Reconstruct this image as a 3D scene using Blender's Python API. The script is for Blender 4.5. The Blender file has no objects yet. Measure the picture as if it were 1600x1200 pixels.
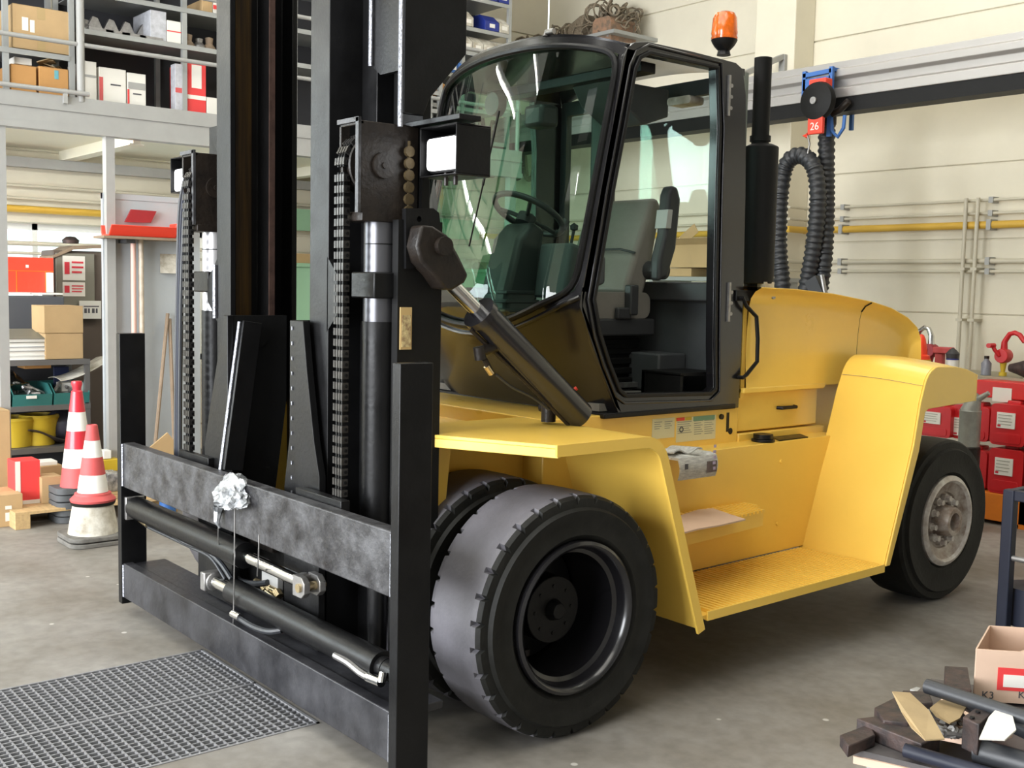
import bpy, bmesh, math, random
from mathutils import Vector, Matrix, noise
from mathutils.geometry import tessellate_polygon
random.seed(7)
scn = bpy.context.scene
COL = scn.collection
PI = math.pi

# ---------------------------------------------------------------- camera
CAM_H = 1.75
YAW, PITCH, ROLL, FPX = 0.88393857, -0.08596232, 0.02051102, 1739.63756
fw = Vector((-math.sin(YAW)*math.cos(PITCH), math.cos(YAW)*math.cos(PITCH), math.sin(PITCH)))
rt = fw.cross(Vector((0, 0, 1))).normalized(); up = rt.cross(fw)
rt, up = rt*math.cos(ROLL)+up*math.sin(ROLL), -rt*math.sin(ROLL)+up*math.cos(ROLL)
cd = bpy.data.cameras.new('camera'); cam = bpy.data.objects.new('camera', cd); COL.objects.link(cam)
m = Matrix.Identity(4)
for i in range(3):
    m[i][0], m[i][1], m[i][2] = rt[i], up[i], -fw[i]
m[2][3] = CAM_H
cam.matrix_world = m
cd.sensor_width = 36.0; cd.lens = 36.0*FPX/1600.0; cd.clip_start = .05; cd.clip_end = 200
scn.camera = cam

# ---------------------------------------------------------------- light and exposure
scn.view_settings.view_transform = 'Standard'; scn.view_settings.look = 'None'
scn.view_settings.gamma = 1.0; scn.view_settings.exposure = 0.46
scn.view_settings.use_curve_mapping = False
w = bpy.data.worlds.new('daylight'); scn.world = w; w.use_nodes = True
w.node_tree.nodes['Background'].inputs['Color'].default_value = (.85, .93, 1.0, 1)
w.node_tree.nodes['Background'].inputs['Strength'].default_value = 2.0
def area(name, loc, target, sx, sy, power, color):
    l = bpy.data.lights.new(name, 'AREA'); l.shape = 'RECTANGLE'; l.size = sx; l.size_y = sy
    l.energy = power; l.color = color
    o = bpy.data.objects.new(name, l); COL.objects.link(o); o.location = loc
    o.rotation_euler = (Vector(target)-Vector(loc)).to_track_quat('-Z', 'Y').to_euler()
    return o
area('door_daylight', (-4.0, -6.7, 2.9), (-3.8, 9, .9), 8.5, 4.6, 1400, (.95, .97, 1.0))
area('skylight_daylight', (-3.0, 1.0, 6.3), (-3.0, 1.3, 0), 6.0, 5.0, 230, (1.0, .97, .9))
area('side_window_daylight', (-10.9, -3.6, 2.6), (-2, 0, 1.6), 4.4, 3.2, 300, (.86, .92, 1.0))
area('rear_skylight_daylight', (-5.0, 6.5, 6.3), (-5.0, 6.5, 0), 5.0, 3.0, 95, (1.0, .95, .84))

# ---------------------------------------------------------------- helpers
def P(px, py, ax, val):
    """a pixel of the photo measured onto a known real plane (x, y or z = val)"""
    d = fw + rt*((px-800)/FPX) - up*((py-600)/FPX)
    i = 'xyz'.index(ax); o = Vector((0, 0, CAM_H))
    return o + d*((val-o[i])/d[i])

class MB:
    def __init__(s): s.v = []; s.f = []; s.mi = []; s.cur = 0
    def add(s, vs, fs):
        b = len(s.v); s.v += [tuple(v) for v in vs]
        for f in fs: s.f.append([b+i for i in f]); s.mi.append(s.cur)
        return s
    def mat(s, i): s.cur = i; return s
    def box(s, x0, x1, y0, y1, z0, z1):
        vs = [(x, y, z) for z in (z0, z1) for y in (y0, y1) for x in (x0, x1)]
        return s.add(vs, [(0, 2, 3, 1), (4, 5, 7, 6), (0, 1, 5, 4), (2, 6, 7, 3), (0, 4, 6, 2), (1, 3, 7, 5)])
    def obox(s, c, sx, sy, sz, rot=None):
        M = Matrix.Translation(c) @ (rot.to_4x4() if rot else Matrix.Identity(4))
        vs = [M @ Vector((x*sx/2, y*sy/2, z*sz/2)) for z in (-1, 1) for y in (-1, 1) for x in (-1, 1)]
        return s.add(vs, [(0, 2, 3, 1), (4, 5, 7, 6), (0, 1, 5, 4), (2, 6, 7, 3), (0, 4, 6, 2), (1, 3, 7, 5)])
    def bar(s, a, b, w_, h, upv=(0, 0, 1)):
        a = Vector(a); b = Vector(b); d = (b-a); L = d.length; d.normalize()
        sd = d.cross(Vector(upv))
        if sd.length < 1e-4: sd = d.cross(Vector((0, 1, 0)))
        sd.normalize(); u = sd.cross(d)
        vs = [p+sd*(w_/2*i)+u*(h/2*j) for p in (a, b) for i, j in ((-1, -1), (1, -1), (1, 1), (-1, 1))]
        return s.add(vs, [(0, 3, 2, 1), (4, 5, 6, 7), (0, 1, 5, 4), (1, 2, 6, 5), (2, 3, 7, 6), (3, 0, 4, 7)])
    def cyl(s, a, b, r, r2=None, n=16, cap=True):
        return s.tube([a, b], [r, r if r2 is None else r2], n, cap)
    def tube(s, pts, r, n=10, cap=True):
        pts = [Vector(p) for p in pts]
        rs = r if isinstance(r, (list, tuple)) else [r]*len(pts)
        vs = []; prev = None
        for i, p in enumerate(pts):
            t = (pts[min(i+1, len(pts)-1)]-pts[max(i-1, 0)]).normalized()
            if prev is None:
                a = t.orthogonal().normalized()
            else:
                a = (prev - t*prev.dot(t))
                a = a.normalized() if a.length > 1e-5 else t.orthogonal().normalized()
            prev = a; b = t.cross(a)
            vs += [p+(a*math.cos(2*PI*k/n)+b*math.sin(2*PI*k/n))*rs[i] for k in range(n)]
        fs = []
        for i in range(len(pts)-1):
            for k in range(n):
                k2 = (k+1) % n
                fs.append((i*n+k, i*n+k2, (i+1)*n+k2, (i+1)*n+k))
        if cap:
            fs.append(tuple(range(n))[::-1]); fs.append(tuple((len(pts)-1)*n+k for k in range(n)))
        return s.add(vs, fs)
    def lathe(s, prof, c, axis='z', n=32, closed=False):
        """prof: (axial, radius)"""
        vs = []
        for a, r in prof:
            for k in range(n):
                t = 2*PI*k/n; q = (r*math.cos(t), r*math.sin(t))
                vs.append({'x': (c[0]+a, c[1]+q[0], c[2]+q[1]), 'y': (c[0]+q[1], c[1]+a, c[2]+q[0]), 'z': (c[0]+q[0], c[1]+q[1], c[2]+a)}[axis])
        fs = []; m_ = len(prof)
        for i in range(m_ if closed else m_-1):
            j = (i+1) % m_
            for k in range(n):
                k2 = (k+1) % n; fs.append((i*n+k, i*n+k2, j*n+k2, j*n+k))
        return s.add(vs, fs)
    def prism(s, loops, ax, a, b):
        """loops: outline (+ holes) of 2-D points, extruded along ax from a to b. x:(y,z) y:(x,z) z:(x,y)"""
        loops = [[tuple(p) for p in L] for L in (loops if isinstance(loops[0][0], (tuple, list, Vector)) else [loops])]
        def T(p, t): return {'x': (t, p[0], p[1]), 'y': (p[0], t, p[1]), 'z': (p[0], p[1], t)}[ax]
        tris = tessellate_polygon([[Vector((p[0], p[1], 0)) for p in L] for L in loops])
        flat = [p for L in loops for p in L]; n = len(flat)
        vs = [T(p, a) for p in flat]+[T(p, b) for p in flat]
        fs = [tuple(t) for t in tris]+[tuple(i+n for i in t)[::-1] for t in tris]
        o = 0
        for L in loops:
            for i in range(len(L)):
                j = (i+1) % len(L); fs.append((o+i, o+j, o+j+n, o+i+n))
            o += len(L)
        return s.add(vs, fs)
    def grid(s, fn, nu, nv, th=0.0, off=(0, 0, 0)):
        """surface fn(u,v) with optional thickness along off*th"""
        vs = [Vector(fn(i/nu, j/nv)) for j in range(nv+1) for i in range(nu+1)]
        W = nu+1; fs = [(j*W+i, j*W+i+1, (j+1)*W+i+1, (j+1)*W+i) for j in range(nv) for i in range(nu)]
        if th:
            o = Vector(off)*th; n = len(vs); vs = vs+[v+o for v in vs]
            fs += [tuple(i+n for i in f)[::-1] for f in fs]
            ring = [i for i in range(nu)]+[j*W+nu for j in range(nv)]+[nv*W+i for i in range(nu, 0, -1)]+[j*W for j in range(nv, 0, -1)]
            fs += [(ring[k], ring[(k+1) % len(ring)], ring[(k+1) % len(ring)]+n, ring[k]+n) for k in range(len(ring))]
        return s.add(vs, fs)

def setp(o, label=None, cat=None, group=None, kind=None):
    if label: o['label'] = label
    if cat: o['category'] = cat
    if group: o['group'] = group
    if kind: o['kind'] = kind
    return o
def obj(name, mb, mats, parent=None, bevel=0.0, smooth=40, label=None, kind=None, seg=2):
    me = bpy.data.meshes.new(name); me.from_pydata(mb.v, [], mb.f)
    mats = mats if isinstance(mats, (list, tuple)) else [mats]
    for q in mats: me.materials.append(q)
    me.polygons.foreach_set('material_index', mb.mi)
    bm = bmesh.new(); bm.from_mesh(me); bmesh.ops.recalc_face_normals(bm, faces=bm.faces); bm.to_mesh(me); bm.free()
    if smooth:
        me.polygons.foreach_set('use_smooth', [True]*len(me.polygons))
        me.set_sharp_from_angle(angle=math.radians(smooth))
    o = bpy.data.objects.new(name, me); COL.objects.link(o)
    if bevel:
        b = o.modifiers.new('bevel', 'BEVEL'); b.width = bevel; b.segments = seg; b.limit_method = 'ANGLE'; b.angle_limit = math.radians(40)
    if parent:
        o.parent = parent
        if parent.type == 'EMPTY': o.matrix_parent_inverse = parent.get('_inv_m', None) or Matrix.Translation(-parent.location)
    return setp(o, label, kind=kind)
def thing(name, label, cat, loc=(0, 0, 0), group=None):
    o = bpy.data.objects.new(name, None); COL.objects.link(o); o.location = loc; o.empty_display_size = .1
    return setp(o, label, cat, group)
def one(name, mb, mats, label, cat, group=None, loc=None, kind=None, **k):
    """a thing that is a single mesh; its origin is moved to the middle of its base"""
    o = obj(name, mb, mats, **k); me = o.data
    xs = [v.co for v in me.vertices]
    c = Vector(((min(v.x for v in xs)+max(v.x for v in xs))/2, (min(v.y for v in xs)+max(v.y for v in xs))/2, min(v.z for v in xs)))
    me.transform(Matrix.Translation(-c)); o.location = c
    return setp(o, label, cat, group, kind)
def rebase(o, kids=()):
    pass
def copy_thing(root, loc, rz, label=None, group=None):
    r = root.copy(); COL.objects.link(r); r.location = loc; r.rotation_euler = (0, 0, rz)
    if label: r['label'] = label
    if group: r['group'] = group
    for ch in list(root.children):
        c = ch.copy(); COL.objects.link(c); c.parent = r
        for g in ch.children:
            d = g.copy(); COL.objects.link(d); d.parent = c
    return r

def text(name, body, size, origin, xdir, ydir, mat, parent=None, ext=.0006, space=1.0):
    cu = bpy.data.curves.new('t', 'FONT'); cu.body = body; cu.size = size; cu.extrude = ext; cu.space_line = space
    cu.align_x = 'CENTER'; cu.align_y = 'CENTER'
    t = bpy.data.objects.new('t', cu); COL.objects.link(t)
    dg = bpy.context.evaluated_depsgraph_get(); me = bpy.data.meshes.new_from_object(t.evaluated_get(dg))
    bpy.data.objects.remove(t); bpy.data.curves.remove(cu)
    x = Vector(xdir).normalized(); y = Vector(ydir).normalized(); z = x.cross(y)
    M = Matrix(((x.x, y.x, z.x, origin[0]), (x.y, y.y, z.y, origin[1]), (x.z, y.z, z.z, origin[2]), (0, 0, 0, 1)))
    me.transform(M)
    me.materials.clear(); me.materials.append(mat)
    o = bpy.data.objects.new(name, me); COL.objects.link(o)
    if parent:
        o.parent = parent
        o.matrix_parent_inverse = Matrix.Translation(-parent.location)
    return o

# ---------------------------------------------------------------- materials
def mat(name, col, rough=.5, metal=0., var=.0, vscale=6., dark=None, bump=0., bscale=40., emit=None, coat=0., rvar=0., stretch=None, spec=None):
    mt = bpy.data.materials.new(name); mt.use_nodes = True; nt = mt.node_tree; N = nt.nodes; L = nt.links
    b = N['Principled BSDF']; b.inputs['Roughness'].default_value = rough; b.inputs['Metallic'].default_value = metal
    b.inputs['Base Color'].default_value = (*col, 1)
    if spec is not None: b.inputs['Specular IOR Level'].default_value = spec
    if coat: b.inputs['Coat Weight'].default_value = coat; b.inputs['Coat Roughness'].default_value = .15
    if emit: b.inputs['Emission Color'].default_value = (*emit[0], 1); b.inputs['Emission Strength'].default_value = emit[1]
    if var or bump or rvar:
        tc = N.new('ShaderNodeTexCoord'); mp = N.new('ShaderNodeMapping'); L.new(tc.outputs['Object'], mp.inputs['Vector'])
        if stretch: mp.inputs['Scale'].default_value = stretch
    if var or rvar:
        n = N.new('ShaderNodeTexNoise'); n.inputs['Scale'].default_value = vscale; n.inputs['Detail'].default_value = 6; n.inputs['Roughness'].default_value = .62
        L.new(mp.outputs[0], n.inputs['Vector'])
    if var:
        r = N.new('ShaderNodeValToRGB'); r.color_ramp.elements[0].position = .32; r.color_ramp.elements[1].position = .68
        d = dark or tuple(c*(1-var) for c in col); r.color_ramp.elements[0].color = (*d, 1); r.color_ramp.elements[1].color = (*col, 1)
        L.new(n.outputs['Fac'], r.inputs[0]); L.new(r.outputs[0], b.inputs['Base Color'])
    if rvar:
        q = N.new('ShaderNodeMapRange'); q.inputs['To Min'].default_value = max(.03, rough-rvar); q.inputs['To Max'].default_value = min(1, rough+rvar)
        q.inputs['From Min'].default_value = .3; q.inputs['From Max'].default_value = .7
        L.new(n.outputs['Fac'], q.inputs['Value']); L.new(q.outputs[0], b.inputs['Roughness'])
    if bump:
        n2 = N.new('ShaderNodeTexNoise'); n2.inputs['Scale'].default_value = bscale; n2.inputs['Detail'].default_value = 4
        L.new(mp.outputs[0], n2.inputs['Vector'])
        bp = N.new('ShaderNodeBump'); bp.inputs['Strength'].default_value = bump; bp.inputs['Distance'].default_value = .01
        L.new(n2.outputs['Fac'], bp.inputs['Height']); L.new(bp.outputs[0], b.inputs['Normal'])
    return mt
def glassmat(name, tint, refl_ior=1.5, boost=1.0, rough=0.0):
    mt = bpy.data.materials.new(name); mt.use_nodes = True; nt = mt.node_tree; N = nt.nodes; L = nt.links
    for n in list(N): N.remove(n)
    out = N.new('ShaderNodeOutputMaterial'); mx = N.new('ShaderNodeMixShader'); tr = N.new('ShaderNodeBsdfTransparent'); gl = N.new('ShaderNodeBsdfGlossy')
    fr = N.new('ShaderNodeFresnel'); fr.inputs['IOR'].default_value = refl_ior; gl.inputs['Roughness'].default_value = rough
    tr.inputs['Color'].default_value = (*tint, 1)
    ml = N.new('ShaderNodeMath'); ml.operation = 'MULTIPLY'; ml.inputs[1].default_value = boost; ml.use_clamp = True
    ge = N.new('ShaderNodeNewGeometry'); io = N.new('ShaderNodeMix'); io.data_type = 'FLOAT'   # same reflectance seen from either side
    io.inputs[2].default_value = refl_ior; io.inputs[3].default_value = 1/refl_ior
    L.new(ge.outputs['Backfacing'], io.inputs[0]); L.new(io.outputs[0], fr.inputs['IOR'])
    L.new(fr.outputs[0], ml.inputs[0]); L.new(ml.outputs[0], mx.inputs[0]); L.new(tr.outputs[0], mx.inputs[1]); L.new(gl.outputs[0], mx.inputs[2]); L.new(mx.outputs[0], out.inputs[0])
    return mt

YEL = mat('yellow_paint', (.92, .60, .105), .33, var=.05, vscale=3, coat=.25, bump=.05, bscale=25, rvar=.06)
BLKG = mat('gloss_black_paint', (.010, .0095, .011), .24, coat=.4, bump=.02, bscale=30)
BLK = mat('satin_black_paint', (.0075, .0075, .008), .36, var=.3, vscale=8, bump=.08, bscale=60, rvar=.08, spec=.27)
BLKS = mat('matt_black_steel', (.006, .006, .006), .55, var=.3, vscale=10, bump=.1, spec=.25)
WORN = mat('worn_black_bar', (.10, .10, .105), .42, .35, var=.6, vscale=9, dark=(.016, .015, .017), bump=.5, bscale=30, rvar=.15)
WORN2 = mat('scuffed_black_bar', (.05, .05, .056), .4, .2, var=.6, vscale=5, dark=(.012, .012, .015), bump=.2, bscale=30, rvar=.1)
GREASE = mat('greased_steel', (.10, .055, .014), .35, .2, var=.9, vscale=3, dark=(.014, .012, .010), stretch=(12, 12, .5), bump=.1)
RUSTE = mat('rusty_edge', (.12, .07, .055), .5, .4, var=.5, vscale=12, bump=.2)
CHAIN = mat('oily_chain_steel', (.085, .08, .076), .38, .75, var=.5, vscale=25)
DIRTY = mat('grimy_iron', (.021, .015, .011), .45, .0, var=.6, vscale=14, dark=(.009, .007, .006), bump=.3, spec=.35)
WELD = mat('weld_bead', (.35, .36, .40), .35, .7, bump=.6, bscale=120)
CHROME = mat('chrome', (.72, .72, .72), .12, 1.0)
STEEL = mat('dull_steel', (.42, .41, .40), .4, .8, var=.35, vscale=20)
BRASS = mat('brass_fitting', (.62, .50, .30), .25, .9)
RUB = mat('tyre_rubber', (.014, .014, .012), .6, var=.45, vscale=9, dark=(.006, .006, .005), bump=.15, bscale=50, spec=.3)
RUBT = mat('worn_tread_rubber', (.125, .12, .135), .5, var=.3, vscale=5, dark=(.085, .082, .09), bump=.1, bscale=70)
HOSE = mat('hose_rubber', (.022, .024, .028), .45, bump=.1)
HUB = mat('dirty_grey_rim', (.58, .54, .50), .45, .35, var=.6, vscale=14, dark=(.22, .15, .11), bump=.2)
SEAT = mat('grey_vinyl', (.27, .25, .22), .55, var=.12, vscale=10, bump=.1)
PLAS = mat('dark_grey_plastic', (.045, .045, .048), .45)
CABG = mat('grey_interior_panel', (.08, .085, .09), .6, var=.3, vscale=4)
GLASS = glassmat('green_tinted_glass', (.66, .86, .76), 1.55, 1.25)
HUBO = mat('scuffed_silver_rim', (.74, .72, .69), .38, .35, var=.3, vscale=18, dark=(.46, .40, .36), bump=.1)
GLASSC = glassmat('clear_glass', (.88, .93, .90), 1.5, 1.0)
LAMPW = mat('glare_lens', (1, 1, 1), .3, emit=((1, 1, 1), 2.0))  # emission stands in for light reflected off the work lamp lenses
TUBE = mat('fluorescent_tube', (1, 1, 1), .3, emit=((1, 1, .94), 26.0))
AMB = mat('amber_lens', (.80, .15, .008), .15, coat=.6, emit=((.9, .16, .0), .10), var=.5, vscale=30)
CONC = None
WALLM = mat('cream_wall_paint', (.74, .69, .555), .75, var=.10, vscale=1.2, bump=.05, bscale=20)
CREAMD = mat('cream_deck_panel', (.80, .77, .64), .7)
GREYP = mat('grey_steel_paint', (.36, .36, .345), .5, var=.08)
PANELG = mat('pale_blue_grey_panel', (.42, .45, .47), .6, var=.08, vscale=3)
SHELF = mat('shelf_steel', (.34, .35, .34), .45, .2)
DARKB = mat('dark_backing', (.05, .05, .055), .8)
ALU = mat('aluminium_rail', (.40, .385, .37), .4, .5)
YPIPE = mat('ochre_pipe', (.62, .38, .05), .5)
WPIPE = mat('cream_pipe', (.55, .51, .40), .5)
CARD = mat('brown_cardboard', (.50, .34, .17), .8, var=.10, vscale=5)
CARDO = mat('orange_cardboard', (.52, .27, .09), .8, var=.10, vscale=5)
CARDP = mat('pinkish_cardboard', (.66, .47, .35), .8, var=.08, vscale=5)
CARDW = mat('white_card', (.78, .76, .70), .7, var=.05)
RED = mat('red_plastic', (.58, .015, .02), .38, var=.08)
REDC = mat('red_card', (.72, .05, .05), .6)
REDB = mat('bright_red', (.80, .06, .03), .45)
PINK = mat('faded_red', (.62, .10, .10), .6, var=.15)
WHT = mat('white_plastic', (.82, .82, .78), .5)
WHTD = mat('dirty_white_plastic', (.74, .72, .64), .6, var=.6, vscale=9, dark=(.30, .26, .19))
PAPER = mat('paper', (.78, .76, .70), .7)
PRINT = mat('printed_ink', (.08, .08, .09), .8)
PRINTR = mat('red_ink', (.65, .04, .06), .7)
GREENT = mat('teal_plastic', (.03, .16, .15), .5)
ORG = mat('orange_paint', (.80, .22, .015), .5, var=.1)
BLUE = mat('blue_paint', (.04, .14, .42), .5)
BLUEG = mat('slate_blue_paint', (.018, .021, .036), .5, var=.2, spec=.3)
WOOD = mat('pine_wood', (.58, .40, .19), .7, var=.25, vscale=5, stretch=(1, 8, 8))
WOODD = mat('weathered_wood', (.30, .22, .15), .7, var=.3)
BLUB = mat('blue_plastic', (.015, .03, .22), .4)
YELP = mat('yellow_plastic', (.60, .42, .03), .5)
FOIL = mat('crumpled_film', (.62, .64, .66), .22, .3, var=.5, vscale=20, dark=(.05, .055, .06))
SCRAP = mat('rusty_scrap', (.085, .055, .048), .55, .3, var=.6, vscale=22, dark=(.022, .022, .024), bump=.3)
LEATH = mat('tan_gasket_sheet', (.40, .29, .15), .7, var=.2, vscale=8)

def concrete():
    mt = bpy.data.materials.new('workshop_concrete'); mt.use_nodes = True; N = mt.node_tree.nodes; L = mt.node_tree.links; b = N['Principled BSDF']
    tc = N.new('ShaderNodeTexCoord'); n1 = N.new('ShaderNodeTexNoise'); n1.inputs['Scale'].default_value = 1.1; n1.inputs['Detail'].default_value = 8; n1.inputs['Roughness'].default_value = .6
    n2 = N.new('ShaderNodeTexNoise'); n2.inputs['Scale'].default_value = 14; n2.inputs['Detail'].default_value = 6
    L.new(tc.outputs['Object'], n1.inputs[0]); L.new(tc.outputs['Object'], n2.inputs[0])
    r = N.new('ShaderNodeValToRGB'); e = r.color_ramp.elements; e[0].position = .3; e[0].color = (.158, .139, .112, 1); e[1].position = .65; e[1].color = (.295, .28, .258, 1)
    L.new(n1.outputs[0], r.inputs[0])
    r2 = N.new('ShaderNodeValToRGB'); e = r2.color_ramp.elements; e[0].position = .35; e[0].color = (.82, .82, .82, 1); e[1].position = .62; e[1].color = (1, 1, 1, 1); L.new(n2.outputs[0], r2.inputs[0])
    mx = N.new('ShaderNodeMix'); mx.data_type = 'RGBA'; mx.blend_type = 'MULTIPLY'; mx.inputs[0].default_value = 1
    L.new(r.outputs[0], mx.inputs[6]); L.new(r2.outputs[0], mx.inputs[7])
    # small pale flecks of dropped debris and paint
    vo = N.new('ShaderNodeTexVoronoi'); vo.inputs['Scale'].default_value = 3.2; L.new(tc.outputs['Object'], vo.inputs[0])
    r3 = N.new('ShaderNodeValToRGB'); e = r3.color_ramp.elements; e[0].position = .035; e[0].color = (1, 1, 1, 1); e[1].position = .05; e[1].color = (0, 0, 0, 1); L.new(vo.outputs['Distance'], r3.inputs[0])
    mx2 = N.new('ShaderNodeMix'); mx2.data_type = 'RGBA'; L.new(r3.outputs[0], mx2.inputs[0]); L.new(mx.outputs[2], mx2.inputs[6]); mx2.inputs[7].default_value = (.50, .48, .44, 1)
    L.new(mx2.outputs[2], b.inputs['Base Color']); b.inputs['Roughness'].default_value = .55
    bp = N.new('ShaderNodeBump'); bp.inputs['Strength'].default_value = .15; bp.inputs['Distance'].default_value = .01; L.new(n2.outputs[0], bp.inputs['Height']); L.new(bp.outputs[0], b.inputs['Normal'])
    return mt
CONC = concrete()

# ================================================================= SETTING
WL, WB, WR, WF, CEIL = -11.0, 9.5, 5.0, -7.0, 6.6
GX0, GX1, GY0, GY1 = -4.93, -3.81, .35, 2.165
fl = obj('floor', MB().prism([[(WL, WF), (WR, WF), (WR, WB), (WL, WB)], [(GX0, GY0), (GX1, GY0), (GX1, GY1), (GX0, GY1)]], 'z', -.12, 0), CONC, smooth=0, kind='structure')
pit = MB().box(GX0-.02, GX1+.02, GY0-.02, GY1+.02, -.62, -.60)
pit.box(GX0-.04, GX0-.002, GY0, GY1, -.6, -.03).box(GX1+.002, GX1+.04, GY0, GY1, -.6, -.03).box(GX0, GX1, GY0-.04, GY0-.002, -.6, -.03).box(GX0, GX1, GY1+.002, GY1+.04, -.6, -.03)
obj('drain_pit', pit, DARKB, fl, smooth=0)
gr = thing('floor_grating', 'galvanised steel grating with square cells set in the floor beside the fork carriage', 'grating', ((GX0+GX1)/2, (GY0+GY1)/2, -.03))
g = MB()
for x0, x1, y0, y1 in ((GX0, GX0+.012, GY0, GY1), (GX1-.012, GX1, GY0, GY1), (GX0, GX1, GY0, GY0+.012), (GX0, GX1, GY1-.012, GY1)):
    g.box(x0, x1, y0, y1, -.035, .003)
g.box((GX0+GX1)/2-.008, (GX0+GX1)/2+.008, GY0, GY1, -.035, .003)
GALV = mat('galvanised_bars', (.30, .30, .31), .6, .3, var=.3, vscale=30)
obj('frame', g, GALV, gr, smooth=0)
g = MB(); nb = 32
for i in range(1, nb):
    x = GX0+(GX1-GX0)*i/nb; g.box(x-.0032, x+.0032, GY0+.012, GY1-.012, -.018, .001)
nb = 48
for i in range(1, nb):
    y = GY0+(GY1-GY0)*i/nb; g.box(GX0+.012, GX1-.012, y-.003, y+.003, -.010, 0)
obj('grating_bars', g, GALV, gr, smooth=0, kind='stuff')

ZJ = [-.395+.665*i for i in range(0, 12)]
def panel_wall(name, ax, val, spans, hole=None, hole2=None):
    """precast wall: a core, and courses of separate panels with recessed joints"""
    core = MB(); lo, hi = spans[0], spans[-1]
    L = [(lo, -.1), (hi, -.1), (hi, CEIL), (lo, CEIL)]
    holes = [[(h[0], h[2]), (h[1], h[2]), (h[1], h[3]), (h[0], h[3])] for h in (hole, hole2) if h]
    if ax == 'y': core.prism([L]+holes, 'y', val+.02, val+.25)
    else: core.prism([L]+holes, 'x', val-.25, val-.02)
    wobj = obj(name, core, WALLM, smooth=0, kind='structure')
    for j in range(len(ZJ)-1):
        z0, z1 = max(ZJ[j], 0), min(ZJ[j+1], CEIL)
        if z1 <= z0: continue
        sp = list(zip(spans[:-1], spans[1:]))
        out = []
        for a, b in sp:
            parts_ = [(a, b)]
            for h in (hole, hole2):
                if h and z1 > h[2]+.01 and z0 < h[3]-.01:
                    nx = []
                    for (p, q) in parts_:
                        if p < h[1] and q > h[0]:
                            if p < h[0]: nx.append((p, h[0]))
                            if q > h[1]: nx.append((h[1], q))
                        else: nx.append((p, q))
                    parts_ = nx
            out += parts_
        for a, b in out:
            e = .005
            mb = MB().box(a+e, b-e, val, val+.03, z0+e, z1-e) if ax == 'y' else MB().box(val-.03, val, a+e, b-e, z0+e, z1-e)
            obj('wall_panel', mb, WALLM, wobj, bevel=.006, seg=1)
    return wobj
panel_wall('wall_back', 'y', WB, [WL, -7.15, -1.6, WR])
WY0, WY1, WZ0, WZ1 = 1.6, 4.9, .935, 2.265
panel_wall('wall_left', 'x', WL, [WF, -3.6, 1.2, 5.4, WB], hole=(WY0, WY1, WZ0, WZ1), hole2=(-5.6, -1.6, 1.6, 4.26))
o = obj('wall_right', MB().box(WR, WR+.2, WF, WB, 0, CEIL), mat('grey_block_wall', (.27, .26, .24), .8, var=.2, vscale=2), smooth=0, kind='structure')
o = obj('wall_front', MB().prism([[(WL, 0), (-8, 0), (-8, 5.2), (1, 5.2), (1, 0), (WR, 0), (WR, CEIL), (WL, CEIL)]], 'y', WF-.2, WF), WALLM, smooth=0, kind='structure')
CEILM = mat('ceiling_sheet', (.50, .50, .44), .7)
obj('ceiling', MB().box(WL, WR, WF, WB, CEIL, CEIL+.1), CEILM, smooth=0, kind='structure')
mb = MB()
for i in range(9): mb.box(WL, WR, WF+1+i*1.8, WF+1.14+i*1.8, CEIL-.35, CEIL-.001)
obj('trim_1', mb, mat('roof_beam', (.10, .11, .10), .6), smooth=0, kind='structure')
fr = MB()
for a, b, c, d in ((WY0, WY0+.06, WZ0, WZ1), (WY1-.06, WY1, WZ0, WZ1), (WY0, WY1, WZ0, WZ0+.06), (WY0, WY1, WZ1-.06, WZ1), (3.2, 3.25, WZ0, WZ1)):
    fr.box(WL-.2, WL-.12, a, b, c, d)
wi = obj('window_1', fr, WHT, smooth=0, kind='structure')
obj('pane', MB().box(WL-.165, WL-.155, WY0+.06, WY1-.06, WZ0+.06, WZ1-.06), GLASSC, wi, smooth=0)
fr = MB()
for k in range(5): fr.box(WL-.2, WL-.12, -5.6+k*.985, -5.54+k*.985, 1.6, 4.26)
fr.box(WL-.2, WL-.12, -5.6, -1.6, 1.6, 1.66).box(WL-.2, WL-.12, -5.6, -1.6, 4.2, 4.26)
wi2 = obj('window_2', fr, WHT, smooth=0, kind='structure')
obj('pane', MB().box(WL-.165, WL-.155, -5.54, -1.66, 1.66, 4.2), GLASSC, wi2, smooth=0)
# wall column
obj('trim_2', MB().box(-7.42, -6.93, WB-.32, WB-.001, 0, CEIL), WALLM, smooth=0, bevel=.01, kind='structure')

# pipes along the walls, each a thing
def pipe(label, mt, z, r, ycl, group=None, y=None):
    mb = MB(); mb.cyl((-6.9, WB-.08, z), (WR-.01, WB-.08, z), r, n=10)
    mb.tube([(WL+.08, 1.0, z), (WL+.08, WB-.12, z), (WL+.12, WB-.08, z), (-7.5, WB-.08, z)], r, n=10)
    mb.tube([(-7.5, WB-.08, z), (-7.5, WB-.38, z), (-6.85, WB-.38, z), (-6.85, WB-.08, z)], r, n=10)
    root = one('wall_pipe', mb, mt, label, 'pipe', group)
    for x in (-6.45, -4.95, -3.4, -1.5):
        c = obj('pipe_clip', MB().box(x-.02, x+.02, WB-.08-r-.01, WB-.001, z-r-.012, z+r+.012), GREYP, None, smooth=0); c.parent = root; c.matrix_parent_inverse = Matrix.Translation(-root.location)
pipe('ochre yellow gas pipe running along the cream wall', YPIPE, 2.385, .034, 0)
pipe('thin cream conduit, upper one of the pair above the ochre pipe', WPIPE, 2.60, .014, 0)
pipe('thin cream conduit just above the ochre pipe, lower of the pair', WPIPE, 2.485, .014, 0)
pipe('cream water pipe below the ochre pipe on the wall', WPIPE, 2.07, .022, 0)
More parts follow.
